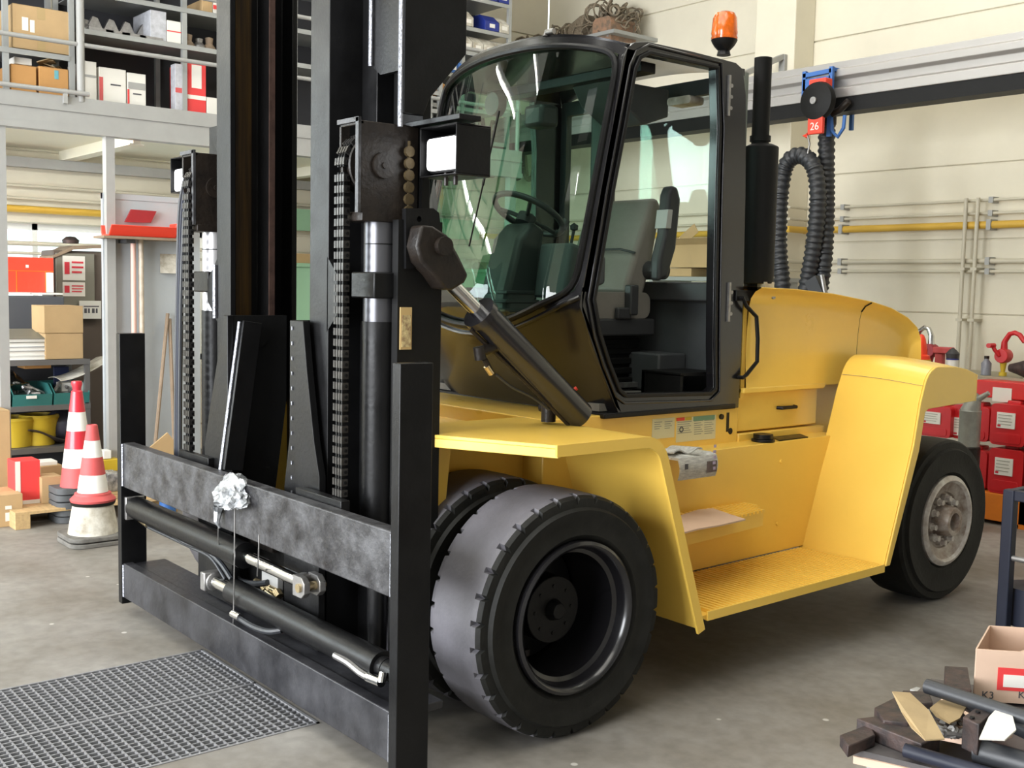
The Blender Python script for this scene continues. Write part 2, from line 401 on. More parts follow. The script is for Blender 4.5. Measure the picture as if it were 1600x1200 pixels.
pipe('thin cream conduit, lowest pipe along the wall', WPIPE, 1.98, .014, 0)
for x, lab in ((-5.16, 'left vertical cream pipe dropping down the back wall to the red pump rack'), (-5.05, 'right vertical cream pipe dropping down the back wall to the red pump rack')):
    mb = MB().cyl((x, WB-.13, 0.9), (x, WB-.13, 2.62), .018, n=10)
    for z in (1.0, 1.55, 2.0): mb.box(x-.03, x+.03, WB-.15, WB-.001, z-.012, z+.012)
    one('vertical_pipe', mb, WPIPE, lab, 'pipe')

# exhaust extraction rail on the wall brackets
RY = 8.35
ra = MB().prism([[(RY-.12, 3.42), (RY+.10, 3.42), (RY+.10, 3.74), (RY-.05, 3.74), (RY-.05, 3.68), (RY-.12, 3.66), (RY-.12, 3.60), (RY-.07, 3.58), (RY-.07, 3.52), (RY-.12, 3.50)]], 'x', -10.5, 2.0)
rail = thing('extraction_rail', 'long ribbed aluminium exhaust extraction rail across the cream wall', 'rail', (-4, RY, 3.42))
obj('rail_profile', ra, ALU, rail, smooth=0, bevel=.006)
obj('rubber_slot', MB().prism([[(RY-.11, 3.30), (RY+.09, 3.30), (RY+.09, 3.418), (RY-.11, 3.418)]], 'x', -10.5, 2.0), BLKS, rail, smooth=0)
bxp = P(1224, 80, 'y', WB-.345).x
for x in (bxp, -2.0):
    b = MB().bar((x, WB-.36 if x < -6 else WB-.02, 4.08), (x, RY, 3.745), .05, .05).bar((x, WB-.345 if x < -6 else WB-.02, 3.72), (x, WB-.345 if x < -6 else WB-.02, 4.1), .07, .04).bar((x, RY, 3.765), (x, WB-.33 if x < -6 else WB-.001, 3.765), .05, .04)
    obj('wall_bracket', b, GREYP, rail, smooth=0)
# trolley and reel
FYt = RY-.17
def tq(px, py, y=FYt): return P(px, py, 'y', y)
tr = thing('hose_trolley', 'blue extraction trolley with a black balancer reel hanging on the rail', 'trolley', (tq(1278, 150).x, RY, 3.3))
b = MB()
for (l, t_, bt_) in ((1258, 112, 150), (1300, 104, 213)):
    a = tq(l, t_); c = tq(l, bt_); b.bar((a.x, FYt, a.z), (a.x, FYt, c.z), .035, .03)
    b.bar((a.x, FYt, a.z-.02), (a.x, RY+.15, a.z-.02), .03, .03).bar((a.x, RY+.15, a.z), (a.x, RY+.15, a.z-.5), .03, .03)
a, c = tq(1256, 119), tq(1300, 112); b.bar((a.x, FYt, a.z), (c.x, FYt, a.z+.01), .03, .035)
a, c = tq(1256, 134), tq(1298, 130); b.bar((a.x, FYt, a.z), (c.x, FYt, a.z), .03, .10)
b.tube([tq(1298, 165), tq(1300, 205), tq(1309, 214), tq(1318, 200), tq(1320, 180)], .016, 8)
obj('trolley_frame', b, BLUE, tr, smooth=0)
rcx = P(1272, 157, 'y', RY-.36); 
obj('reel_drum', MB().lathe([(0, .0), (0, .08), (.02, .155), (.06, .165), (.09, .155), (.10, .1), (.10, 0)], (rcx.x, RY-.36, rcx.z), 'y', 32), BLKS, tr)
obj('reel_hub', MB().cyl((rcx.x, RY-.38, rcx.z), (rcx.x, RY-.36, rcx.z), .03), STEEL, tr)
a = P(1276, 130, 'y', RY-.30); obj('red_bracket', MB().box(a.x-.08, a.x+.09, RY-.30, RY-.20, a.z-.03, a.z+.04), REDB, tr, smooth=0, bevel=.01)
a = P(1262, 184, 'y', RY-.34); c = P(1284, 208, 'y', RY-.34); obj('red_tag_plate', MB().box(a.x, c.x, RY-.34, RY-.30, c.z, a.z), REDB, tr, smooth=0, bevel=.008)
text('tag_number', '26', .09, ((a.x+c.x)/2, RY-.343, (a.z+c.z)/2-.01), (1, 0, 0), (0, 0, 1), PAPER, tr)
obj('balancer_hook', MB().tube([P(1262, 210, 'y', RY-.31), P(1256, 212, 'y', RY-.31), P(1262, 214, 'y', RY-.31)], .014), REDB, tr)
obj('balancer_cable', MB().tube([P(1262, 212, 'y', RY-.31), P(1265, 225, 'y', RY-.31), P(1262, 240, 'y', RY-.31)], .008), STEEL, tr)
a = P(1293, 170, 'y', RY-.1); c = P(1292, 195, 'y', RY-.1)
obj('hose_fitting', MB().cyl(a, c, .08), DIRTY, tr)
obj('air_coupling', MB().tube([tq(1300, 178), tq(1312, 172), tq(1326, 158)], .03), DIRTY, tr)
# corrugated hose
def corr(pts, r, pitch):
    """resample a path and alternate the radius to make rings"""
    pts = [Vector(p) for p in pts]; sm = []
    for i in range(len(pts)-1):
        p0, p1, p2, p3 = pts[max(i-1, 0)], pts[i], pts[i+1], pts[min(i+2, len(pts)-1)]
        n = max(2, int((p2-p1).length/(pitch/4)))
        for k in range(n):
            t = k/n
            sm.append(.5*((2*p1)+(p2-p0)*t+(2*p0-5*p1+4*p2-p3)*t*t+(3*p1-p0-3*p2+p3)*t**3))
    sm.append(pts[-1])
    rs = [r*(1.0 if (k % 4) < 2 else .86) for k in range(len(sm))]
    return sm, rs
def hp(px, py, y=RY-.25): return P(px, py, 'y', y)
path = [hp(1292, 190, RY-.1), hp(1291, 260, RY-.1), hp(1291, 330, RY-.12), hp(1288, 400, RY-.15), hp(1283, 440, RY-.15), hp(1272, 520, RY-.15)]
hs = thing('exhaust_hose', 'black corrugated exhaust hose hooked up in a loop beside the column', 'hose', (path[-1].x, RY, 1.2))
a, b_ = corr(path, .075, .05); obj('hose_drop', MB().tube(a, b_, 14), HOSE, hs)
path = [hp(1228, 500), hp(1222, 440), hp(1217, 380), hp(1220, 300), hp(1230, 255), hp(1252, 243), hp(1272, 262), hp(1278, 310), hp(1272, 380), hp(1262, 440), hp(1252, 500)]
a, b_ = corr(path, .075, .05); obj('hose_loop', MB().tube(a, b_, 14), HOSE, hs)
obj('hose_nozzle', MB().bar(hp(1268, 436, RY-.35), hp(1296, 500, RY-.35), .05, .12), HOSE, hs)
obj('clamp', MB().tube([hp(1284, 430, RY-.35), hp(1290, 460, RY-.35), hp(1270, 480, RY-.36)], .02), STEEL, hs)

# ---------------------------------------------------------------- mezzanine
MX = -9.0; MZ = 3.13
mz = thing('mezzanine', 'grey steel mezzanine platform over the workshop corner with handrail', 'platform', (MX-1, 4.0, 0))
obj('fascia_beam', MB().box(MX-.012, MX, .3, 7.45, 2.93, MZ+.03).box(MX-.10, MX+.02, .3, 7.45, 2.885, 2.93).box(MX-.10, MX+.012, .3, 7.45, 3.045, 3.056), GREYP, mz, smooth=0)
j = MB()
obj('deck_panel', MB().box(WL+.001, MX-.10, .3, 7.45, 2.95, MZ), CREAMD, mz, smooth=0)
for y in (1.3, 2.35, 3.45, 4.55, 5.7, 6.9):
    obj('joist', MB().box(WL+.001, MX-.10, y-.03, y+.03, 2.86, 2.949).box(WL+.001, MX-.10, y-.06, y+.06, 2.85, 2.862), CREAMD, mz, smooth=0)
obj('inner_beam', MB().box(-10.9, -10.8, .3, 7.45, 2.76, 2.85), GREYP, mz, smooth=0)
for px in (171, 1):
    q = P(px, 300, 'x', MX-.03)
    obj('post', MB().box(MX-.08, MX, q.y-.035, q.y+.035, 0, 2.885).box(MX-.12, MX+.012, q.y-.07, q.y+.07, 0, .012), GREYP, mz, smooth=0)
obj('post', MB().box(MX-.08, MX, 7.3, 7.38, 0, 2.885), GREYP, mz, smooth=0)
for z, nm in ((3.57, 'mid_rail'), (4.1, 'top_rail')):
    obj(nm, MB().cyl((MX-.02, .3, z), (MX-.02, 7.4, z), .018, n=10), GREYP, mz)
pA = P(126, 100, 'x', MX-.02).y
for y in (pA, 5.4, 7.4, .9):
    obj('rail_post', MB().cyl((MX-.02, y, MZ), (MX-.02, y, 4.12), .030 if y == pA else .022, n=12), GREYP, mz)
obj('toe_rail', MB().tube([(MX+.02, .3, 3.19), (MX+.02, pA+.05, 3.19)], .018).box(MX, MX+.03, P(98, 150, 'x', MX).y, P(104, 150, 'x', MX).y, 3.1, 3.21), GREYP, mz)

# racks standing on the mezzanine
RX = -9.12; RD = .62
def py_(px, x=RX, py=100): return P(px, py, 'x', x).y
def rack(name, label, ys, levels, z0, z1, x=RX, d=RD, cat='shelf', back=True, floor=None):
    t = thing(name, label, cat, (x-d/2, (ys[0]+ys[-1])/2, z0))
    for y in ys:
        for xx in (x, x-d+.04):
            u = MB().box(xx-.04, xx, y-.02, y+.02, z0, z1)
            obj('upright', u, SHELF, t, smooth=0)
    for z in levels:
        s = MB().box(x-d, x+.004, ys[0]+.02, ys[-1]-.02, z-.006, z).box(x-.006, x+.006, ys[0]+.02, ys[-1]-.02, z-.04, z)
        obj('shelf_board', s, SHELF, t, smooth=0)
    if back: obj('back_panel', MB().box(x-d-.015, x-d-.003, ys[0], ys[-1], z0, z1), DARKB, t, smooth=0)
    return t
y0, y1, y2 = py_(10), py_(113), py_(289)
rack('shelf_rack', 'grey perforated shelf rack at the left end of the mezzanine holding brown cardboard boxes', [y0-.9, y0, y1], [3.16, 3.49, 4.08], MZ, 4.9)
rack('shelf_rack', 'grey shelf rack on the mezzanine holding white and red card boxes', [y1+.06, y2, 4.9, 5.9], [3.16, 3.72, 4.02, 4.45], MZ, 5.0)
def sbox(name, label, cat, x, l, t, r, b, d, mt, group=None, bevel=.004, gap=0, floor=None, ext=None, hold=False):
    """a box whose front face is measured in the photo on the plane x"""
    A = P(l, (t+b)/2, 'x', x); B = P(r, (t+b)/2, 'x', x); T = P((l+r)/2, t, 'x', x); D = P((l+r)/2, b, 'x', x)
    z0 = D.z if floor is None else floor
    mb = MB().box(x-d, x, A.y, B.y, z0, T.z)
    if hold: return A.y, B.y, z0, T.z, mb
    return one(name, mb, mt, label, cat, group, bevel=bevel)
def carton(label, x, l, t, r, b, d, mt, floor=None, group=None, cat='box', marks=(), tape=None, name='cardboard_box', flaps=False):
    """cardboard box: body, lid seam flaps, tape strip and printed label as parts"""
    ya, yb, z0, z1, mb = sbox('', '', '', x, l, t, r, b, d, mt, floor=floor, hold=True)
    root = thing(name, label, cat, (x-d/2, (ya+yb)/2, z0), group)
    ym = (ya+yb)/2; e = .003
    body = MB().box(x-d, x, ya, yb, z0, z1-e)
    obj('carton_body', body, mt, root, bevel=.004, smooth=0)
    if flaps:
        obj('flap', MB().bar((x-d/2, ya, z1), (x-d/2, ya-.05, z1+.08), d*.98, .004, (0, 1, 0)), mt, root, smooth=0)
        obj('flap', MB().bar((x, ym, z1), (x+.07, ym, z1-.03), (yb-ya)*.98, .004), mt, root, smooth=0)
    else:
        obj('flap', MB().box(x-d, x-d/2-.002, ya+.001, yb-.001, z1-e, z1), mt, root, smooth=0)
        obj('flap', MB().box(x-d/2+.002, x, ya+.001, yb-.001, z1-e, z1), mt, root, smooth=0)
    if tape:
        obj('tape', MB().box(x, x+.0015, ym-.03, ym+.03, z0+(z1-z0)*tape[0], z0+(z1-z0)*tape[1]), TAPE, root, smooth=0); obj('tape', MB().box(x, x+.0015, ym-.03, ym+.03, z1-(z1-z0)*.28, z1), TAPE, root, smooth=0)
    for (a, b2, c, dd, mm) in marks:
        obj('label_panel', MB().box(x+.0006, x+.003, ya+(yb-ya)*a, ya+(yb-ya)*b2, z0+(z1-z0)*c, z0+(z1-z0)*dd), mm, root, smooth=0)
    return root
TAPE = mat('parcel_tape', (.42, .30, .14), .35)
FX = RX-.02
carton('large brown cardboard box with tape and white label on the upper left mezzanine shelf', FX, 20, 12, 108, 86, .5, CARD, floor=3.50, tape=(0, .25), marks=((.16, .27, .42, .72, PAPER), (.30, .38, .40, .68, PAPER)))
carton('small orange-brown cardboard box on the mezzanine deck, left of the open one', FX, 17, 102, 57, 150, .4, CARDO, floor=3.165)
carton('open orange-brown cardboard box spilling papers on the mezzanine deck', FX, 61, 106, 107, 156, .4, CARDO, floor=3.165, marks=((.52, .66, .62, .92, mat('teal_sticker', (.12, .36, .42), .6)),))
mb = MB()
for k in range(7):
    a = Vector((FX-.1-.04*k, P(66+k*5, 105, 'x', FX).y, 3.42+.02*math.sin(k))); mb.bar(a, a+Vector((.05, .10, .04*math.cos(k*1.3))), .14, .006)
one('crumpled_papers', mb, LEATH, 'rolled brown papers sticking out of the open box on the mezzanine', 'papers', kind='stuff')
sbox('paper_stack', 'white paper parcel lying on top of the small orange-brown box', 'parcel', FX-.05, 22, 90, 50, 101, .25, CARDW, floor=None)
sbox('red_folder', 'red folder lying on the large brown cardboard box under the shelf', 'folder', FX-.05, 20, 8, 62, 13, .2, REDC)
# white boxes
def wbox(label, l, t, r, b, floor, marks, d=.38, mt=CARDW, x=FX, name='card_box', group=None, words=None):
    root = carton(label, x, l, t, r, b, d, mt, floor=floor, name=name, marks=marks, group=group)
    if words:
        ya = P(l, (t+b)/2, 'x', x).y; yb = P(r, (t+b)/2, 'x', x).y; T = P((l+r)/2, t, 'x', x).z
        for s, fy, fz, sz, mm in words:
            text('print', s, sz, (x+.0035, ya+(yb-ya)*fy, floor+(T-floor)*fz), (0, 1, 0), (0, 0, 1), mm, root)
    return root
wbox('white card box on the mezzanine deck, half hidden behind the thick rail post', 130, 96, 151, 152, 3.165, ((0, 1, .60, .66, GREYP),))
wbox('white card box with a pink end and printed hand among the mezzanine boxes', 155, 107, 197, 160, 3.165, ((0, .14, 0, .72, PINK), (.42, .8, .52, .56, PRINT)))
wbox('white card box with a grey band and red edge, right of the pink-ended one', 199, 115, 228, 163, 3.165, ((0, .10, 0, .5, REDC), (.05, .97, .52, .72, GREYP), (.3, .75, .36, .40, PRINT)))
wbox('white card box with a red stripe standing on the metal shelf of the mezzanine', 261, 33, 283, 73, 3.725, ((0, 1, .49, .54, REDC),))
wbox('grey white bag-like packet leaning on the striped white box on the mezzanine shelf', 235, 17, 260, 58, 3.725, (), mt=mat('grey_packet', (.55, .56, .60), .5, var=.3, vscale=20))
wbox('tall red card box with cream panel on the mezzanine deck beside the mast', 293, 98, 322, 174, 3.165, ((.22, .75, .50, .95, PAPER), (0, 1, .28, .36, PAPER)), mt=REDC)
bpy.data.objects[-1] if False else None
wbox('cream card box low beside the tall red box on the mezzanine', 323, 153, 346, 178, 3.165, ())
wbox('grey wrapped roll standing left of the tall red box on the mezzanine', 274, 100, 287, 168, 3.165, ((0, 1, .4, .5, PINK),), d=.1, mt=mat('wrapped_roll', (.58, .58, .62), .5, var=.3, vscale=20))
# row of fan shaped brackets on the shelf
for k, px in enumerate((158, 184, 209, 236)):
    c = P(px, 42+k*5.5, 'x', FX)
    mb = MB().prism([[(c.y-.085, 3.725), (c.y+.085, 3.725), (c.y+.07, 3.78), (c.y+.03, 3.86), (c.y-.01, 3.87), (c.y-.05, 3.79)]], 'x', FX-.20, FX-.16)
    mb.box(FX-.20, FX+.01, c.y-.10, c.y+.10, 3.722, 3.745)
    one('metal_bracket', mb, STEEL, ['first', 'second', 'third', 'fourth'][k]+' fan shaped metal bracket from the left in the row on the mezzanine shelf', 'bracket', 'brackets in a row on the shelf', bevel=.003)
for k, px in enumerate((140, 303, 320, 336)):
    c = P(px, 60, 'x', FX)
    mb = MB().lathe([(0, .0), (0, .05), (.03, .055), (.06, .03), (.09+.02*(k % 2), .035), (.10+.02*(k % 2), 0)], (FX-.12, c.y, 3.725), 'z', 10)
    one('machine_part', mb, [STEEL, WOODD][k % 2], ['short turned metal part at the left end of the mezzanine shelf', 'dull flanged metal part right of the rack upright on the mezzanine shelf', 'brown turned part between two others on the mezzanine shelf near the mast', 'flanged part nearest the mast on the mezzanine shelf'][k], 'machine part')
for k, (l, r) in enumerate(((316, 332), (333, 342))):
    wbox(['cream carton on the top mezzanine shelf beside the mast', 'red and cream carton at the mast end of the top mezzanine shelf'][k], l, 0, r, 15, 4.025, ((0, 1, .3, .6, REDC),) if k else (), mt=CARD if not k else CARDW)

# far rack seen between mast and cab
FR = -9.5
rack('shelf_rack', 'tall dark shelf rack at the far end of the mezzanine with blue bins', [5.95, 7.05, P(797, 50, 'x', FR).y], [3.3, 3.62, 3.95, 4.2, 4.45, 4.76, 5.08], MZ, 5.6, x=FR, d=.6)
def fbin(l, t, r, b, z, mt, label, group=None):
    ya = P(l, (t+b)/2, 'x', FR).y; yb = P(r, (t+b)/2, 'x', FR).y; h = .17
    root = thing('storage_bin', label, 'bin', (FR-.2, (ya+yb)/2, z), group)
    obj('bin_body', MB().prism([[(FR-.4, z), (FR, z), (FR+.0, z+h*.55), (FR-.1, z+h), (FR-.4, z+h)]], 'y', ya, yb), mt, root, smooth=0, bevel=.004)
    obj('bin_label', MB().box(FR+.001, FR+.004, (ya+yb)/2-.035, (ya+yb)/2+.035, z+.03, z+.07), PAPER, root, smooth=0)
n = 0
words = ['left', 'second from left', 'middle', 'fourth from left', 'right']
for z, row in ((4.765, ((724, 742, WHTD), (743, 760, WHTD), (761, 777, BLUB), (779, 795, BLUB))), (4.455, ((724, 740, WHTD), (758, 780, BLUB), (781, 796, WHTD))), (4.205, ((724, 739, WHTD), (740, 756, WHTD), (757, 775, WHTD), (776, 795, WHTD))), (3.955, ((703, 716, BLUE), (717, 735, BLUE)))):
    rn = {4.765: 'top row', 4.455: 'second row', 4.205: 'third row', 3.955: 'lowest row'}[z]
    for k, (l, r, mt) in enumerate(row):
        cn = 'blue' if mt in (BLUB, BLUE) else 'pale'
        fbin(l, 30, r, 50, z, mt, f'{cn} storage bin, {["first", "second", "third", "fourth"][k]} from the left in the {rn} of the far mezzanine rack', 'bins on the far rack')
# low open rack next to it with two bright uprights
SR = -9.3
rack('open_shelf', 'cream open shelf at the far mezzanine edge seen between work lamp and mast plate', [P(651, 170, 'x', SR).y, P(673, 170, 'x', SR).y, P(686, 170, 'x', SR).y+.02], [3.30, 3.52, 3.70], MZ, 4.0, x=SR, d=.3, back=False)
c = P(694, 143, 'x', SR)
one('orange_bag', MB().lathe([(0, 0), (0, .12), (.05, .15), (.10, .12), (.13, 0)], (SR-.2, c.y, 3.705), 'z', 14), CARDO, 'rounded orange-tan bag on the open shelf at the far mezzanine edge', 'bag')

# ================================================================= FORKLIFT
XC = -4.43
T = thing('forklift', 'large yellow and black forklift truck with empty fork carriage, parked in the workshop', 'forklift', (XC, 4.2, 0))
def mx(x): return 2*XC-x           # mirrored side
def part(name, mb, mt, **k): return obj(name, mb, mt, k.pop('parent', T), **k)
def rr(y0, y1, z0, z1, r, n=5):
    out = []
    for cy, cz, a0 in ((y1-r, z1-r, 0), (y0+r, z1-r, PI/2), (y0+r, z0+r, PI), (y1-r, z0+r, 1.5*PI)):
        for k in range(n+1):
            a = a0+PI/2*k/n; out.append((cy+r*math.cos(a), cz+r*math.sin(a)))
    return out

# ---- carriage
CY = 2.07
for s in (0, 1):
    x0, x1 = (-3.165, -3.115) if not s else (-5.775, -5.725)
    mb = MB().box(x0, x1, CY, CY+.135, .05, 1.475 if s else 1.49)
    part('carriage_side_plate', mb, BLK, bevel=.003)
part('carriage_top_bar', MB().box(-5.725, -3.165, CY+.012, CY+.075, .672, .905), WORN, bevel=.005)
part('carriage_bottom_bar', MB().box(-5.725, -3.165, CY+.008, CY+.06, .085, .268).box(-5.725, -3.165, CY+.06, CY+.235, .232, .262), WORN2, bevel=.004)
for s in (0, 1):   # weld seams at the ends of the bars
    xx = -5.72 if s else -3.168
    w_ = MB()
    for z0, z1 in ((.09, .26), (.68, .90)):
        w_.tube([(xx, CY+.008, z0), (xx, CY+.008, z1)], .007, 6)
    part('weld_seam', w_, WELD)
# brackets hanging the bars from the mast
def bracket(sg):
    X = lambda d: XC+sg*d
    fy = 2.20
    out = [(X(.295), 1.60), (X(.335 if sg < 0 else .405), 1.60), (X(.40 if sg < 0 else .44), 1.40), (X(.50), 1.12), (X(.545), .98), (X(.545), .265), (X(.25), .265), (X(.25), .90), (X(.295), 1.12)]
    return part('carriage_bracket', MB().prism([out], 'y', fy, fy+.03), BLK, bevel=.003)
for sg in (-1, 1):
    b = bracket(sg)
    xi = XC+sg*.30
    web = MB().prism([[(2.23, 1.60), (2.50, 1.60), (2.50, 1.2), (2.42, .6), (2.40, .27), (2.23, .27)]], 'x', min(xi, xi+sg*.035), max(xi, xi+sg*.035))
    part('bracket_web', web, BLKS, parent=b, smooth=0)
    for zb__ in (1.50, .5): part('roller_boss', MB().cyl((xi+sg*.02, 2.35, zb__), (xi-sg*.008, 2.35, zb__), .05, n=20), BLKS, parent=b)
# diagonal stiffener with a bright weld on the left bracket
a = P(394, 503, 'y', 2.30); c = P(364, 735, 'y', 2.20)
st = part('stiffener_rib', MB().bar(a, c, .018, .09, (0, 1, 0)), BLK, bevel=.002)
part('weld_seam', MB().tube([a+Vector((-.03, -.048, 0)), a*.5+c*.5+Vector((-.03, -.048, 0)), c+Vector((-.03, -.048, 0))], .009, 6), WELD, parent=st)
# weld dots on the right bracket
mb = MB()
for k in range(15): mb.box(XC+.318, XC+.324, 2.195, 2.2, 1.56-k*.062, 1.575-k*.062)
part('weld_dots', mb, WELD, smooth=0, kind='stuff')
part('chain_anchor', MB().box(XC+.44, XC+.80, 2.15, 2.19, .86, .93), BLK, bevel=.003)
part('chain_anchor', MB().box(XC-.78, XC-.44, 2.17, 2.20, .86, .93), BLK, bevel=.003)
part('carriage_back_plate', MB().box(XC-.30, XC+.32, 2.30, 2.33, .15, .68), BLKS, smooth=0)
part('hose_plate', MB().prism([[(P(310, 860, 'y', 2.24).x, .62), (P(345, 870, 'y', 2.24).x, .60), (P(362, 935, 'y', 2.24).x, .30), (P(310, 935, 'y', 2.24).x, .30)]], 'y', 2.24, 2.26), BLK, smooth=0)

# ---- side shift and fork positioner cylinders
cy_ = 2.137
a = P(213, 790, 'y', cy_); b = P(383, 872, 'y', cy_); e = P(474, 911, 'y', cy_)
b.z = a.z = (a.z+b.z)/2; e.z = b.z-.005
c1 = part('shift_cylinder', MB().cyl(a, b, .058, n=28).cyl(a+Vector((-.03, 0, 0)), a, .045, n=20), BLK, label='upper black hydraulic cylinder across the carriage')
part('piston_rod', MB().cyl(b, e, .027, n=20), CHROME, parent=c1)
cl = MB()
cl.cyl(e+Vector((-.01, 0, 0)), e+Vector((.02, 0, 0)), .042, n=20)
for dy in (-.035, .035): cl.prism([[(e.x+.0, e.z-.042), (e.x+.07, e.z-.042), (e.x+.095, e.z-.02), (e.x+.095, e.z+.02), (e.x+.07, e.z+.042), (e.x+.0, e.z+.042)]], 'y', e.y+dy-.014, e.y+dy+.014)
part('rod_clevis', cl, STEEL, parent=c1, bevel=.003)
part('clevis_pin', MB().cyl(e+Vector((.06, -.06, 0)), e+Vector((.06, .06, 0)), .018, n=14), BRASS, parent=c1)
part('clamp_band', MB().cyl(P(262, 810, 'y', cy_)*1, P(266, 812, 'y', cy_)*1, .0605, n=28), STEEL, parent=c1) if False else None
a = P(366, 930, 'y', cy_); b = P(598, 1034, 'y', cy_); h = P(337, 915, 'y', cy_)
a.z = b.z = (a.z+b.z)/2; h.z = a.z
c2 = part('shift_cylinder', MB().cyl(a, b, .056, n=28).cyl(b, b+Vector((.035, 0, 0)), .040, n=20), BLK, label='lower black hydraulic cylinder across the carriage')
part('piston_rod', MB().cyl(h, a, .030, n=20), CHROME, parent=c2)
part('rod_clevis', MB().cyl(h+Vector((-.05, 0, 0)), h, .045, n=12).box(h.x-.06, h.x-.01, h.y-.05, h.y+.05, h.z-.04, h.z+.045), STEEL, parent=c2, bevel=.006)
part('cylinder_mount', MB().cyl((-3.36, cy_, a.z), (-3.165, cy_, a.z), .038, n=18), BLK, bevel=.004)
part('rod_tunnel', MB().box(-5.725, -5.70, cy_-.05, cy_+.05, .5, .62), STEEL, bevel=.004)
def hose(pts, r, mt=HOSE, nm='hydraulic_hose', parent=T, n=8):
    p = [Vector(q) for q in pts]; sm = []
    for i in range(len(p)-1):
        p0, p1, p2, p3 = p[max(i-1, 0)], p[i], p[i+1], p[min(i+2, len(p)-1)]
        for k in range(6):
            t = k/6; sm.append(.5*((2*p1)+(p2-p0)*t+(2*p0-5*p1+4*p2-p3)*t*t+(3*p1-p0-3*p2+p3)*t**3))
    sm.append(p[-1]); return obj(nm, MB().tube(sm, r, n), mt, parent)
def q2(px, py, y=2.15): return P(px, py, 'y', y)
hs_ = hose([q2(228, 818), q2(256, 826), q2(290, 848), q2(322, 860), q2(345, 880), q2(362, 905)], .012)
part('hose_fitting', MB().cyl(q2(221, 812), q2(232, 820), .018, n=10).cyl(q2(221, 812), q2(224, 800), .014, n=10), BRASS, parent=hs_)
hose([q2(228, 822), q2(262, 838), q2(300, 856), q2(330, 872), q2(352, 905)], .008)
hs_ = hose([q2(368, 962, 2.075), q2(395, 979, 2.075), q2(420, 987, 2.08), q2(440, 985, 2.11)], .013)
part('hose_fitting', MB().cyl(q2(364, 959, 2.075), q2(376, 965, 2.075), .018, n=10), CHROME, parent=hs_)
hs_ = hose([q2(524, 1024, 2.085), q2(545, 1036, 2.08), q2(565, 1052, 2.08), q2(580, 1060, 2.08)], .014, STEEL)
part('hose_fitting', MB().cyl(q2(576, 1058, 2.08), q2(596, 1066, 2.08), .019, n=10).cyl(q2(596, 1066, 2.08), q2(599, 1050, 2.09), .016, n=10), CHROME, parent=hs_)
hose([q2(345, 868, 2.26), q2(368, 876, 2.24), q2(372, 905, 2.24), q2(400, 912, 2.25), q2(418, 910, 2.26)], .014)
hose([q2(318, 858, 2.27), q2(340, 895, 2.26), q2(355, 912, 2.25)], .013, BLUEG)
f_ = MB()
for k in range(3):
    a = q2(400+k*10, 908+k*5, 2.27); f_.cyl(a, a+Vector((.07, 0, .0)), .016, n=10).cyl(a+Vector((.07, 0, 0)), a+Vector((.10, 0, -.02)), .021, n=6)
f_.cyl(q2(418, 925, 2.26), q2(432, 935, 2.26), .018, n=10)
part('hose_coupling', f_, BRASS)
part('valve_block', MB().box(q2(418, 900, 2.30).x, q2(443, 920, 2.30).x, 2.27, 2.30, .34, .50), GREYP, bevel=.004)
part('valve_block', MB().box(q2(405, 860, 2.30).x, q2(440, 870, 2.30).x, 2.25, 2.30, .56, .64), DIRTY, bevel=.01)
for px, y0, y1 in ((367, 795, 1000), (405, 835, 900)):
    hose([q2(px, y0, 2.055), q2(px-1, (y0+y1)/2, 2.06), q2(px-3, y1, 2.10)], .003, STEEL, 'tie_wire')
hose([q2(342, 810, 2.06), q2(341, 840, 2.07), q2(345, 868, 2.13), q2(352, 872, 2.2)], .0025, STEEL, 'tie_wire')

# ---- mast
def chan(sg, xi, w_, y0, y1, t, z0, z1, nm='mast_upright', mt=BLK, inner=None):
    """C section open to the middle; xi = distance of inner lip, w_ = flange width"""
    X = lambda d: XC+sg*d
    a = [(X(xi), y0), (X(xi+w_), y0), (X(xi+w_), y1), (X(xi), y1), (X(xi), y1-t), (X(xi+w_-t), y1-t), (X(xi+w_-t), y0+t), (X(xi), y0+t)]
    return part(nm, MB().prism([a], 'z', z0, z1), mt, bevel=.003)
uL = chan(-1, .37, .145, 2.25, 2.47, .026, .14, 3.9)
uR = chan(1, .37, .15, 2.25, 2.47, .026, .14, 3.9)
for sg, u in ((-1, uL), (1, uR)):
    X = lambda d: XC+sg*d
    part('grease_strip', MB().box(min(X(.483), X(.488)), max(X(.483), X(.488)), 2.33, 2.41, .3, 3.85), GREASE, parent=u, smooth=0)
    part('worn_lip', MB().box(min(X(.362), X(.37)), max(X(.362), X(.37)), 2.442, 2.47, .3, 3.85), RUSTE, parent=u, smooth=0)
    # diamond shaped gusset half way up the front flange
    g = [(X(.51), 1.86), (X(.62), 1.76), (X(.62), 1.66), (X(.51), 1.56)]
    part('gusset_plate', MB().prism([g], 'y', 2.25, 2.275), BLK, parent=u, smooth=0)
part('weld_seam', MB().tube([(XC-.525, 2.243, 1.58), (XC-.525, 2.243, 1.83)], .010, 6), WELD, parent=uL)
oL = chan(-1, .50, .13, 2.40, 2.66, .028, .12, 3.7)
oR = chan(1, .50, .13, 2.40, 2.66, .028, .12, 3.7)
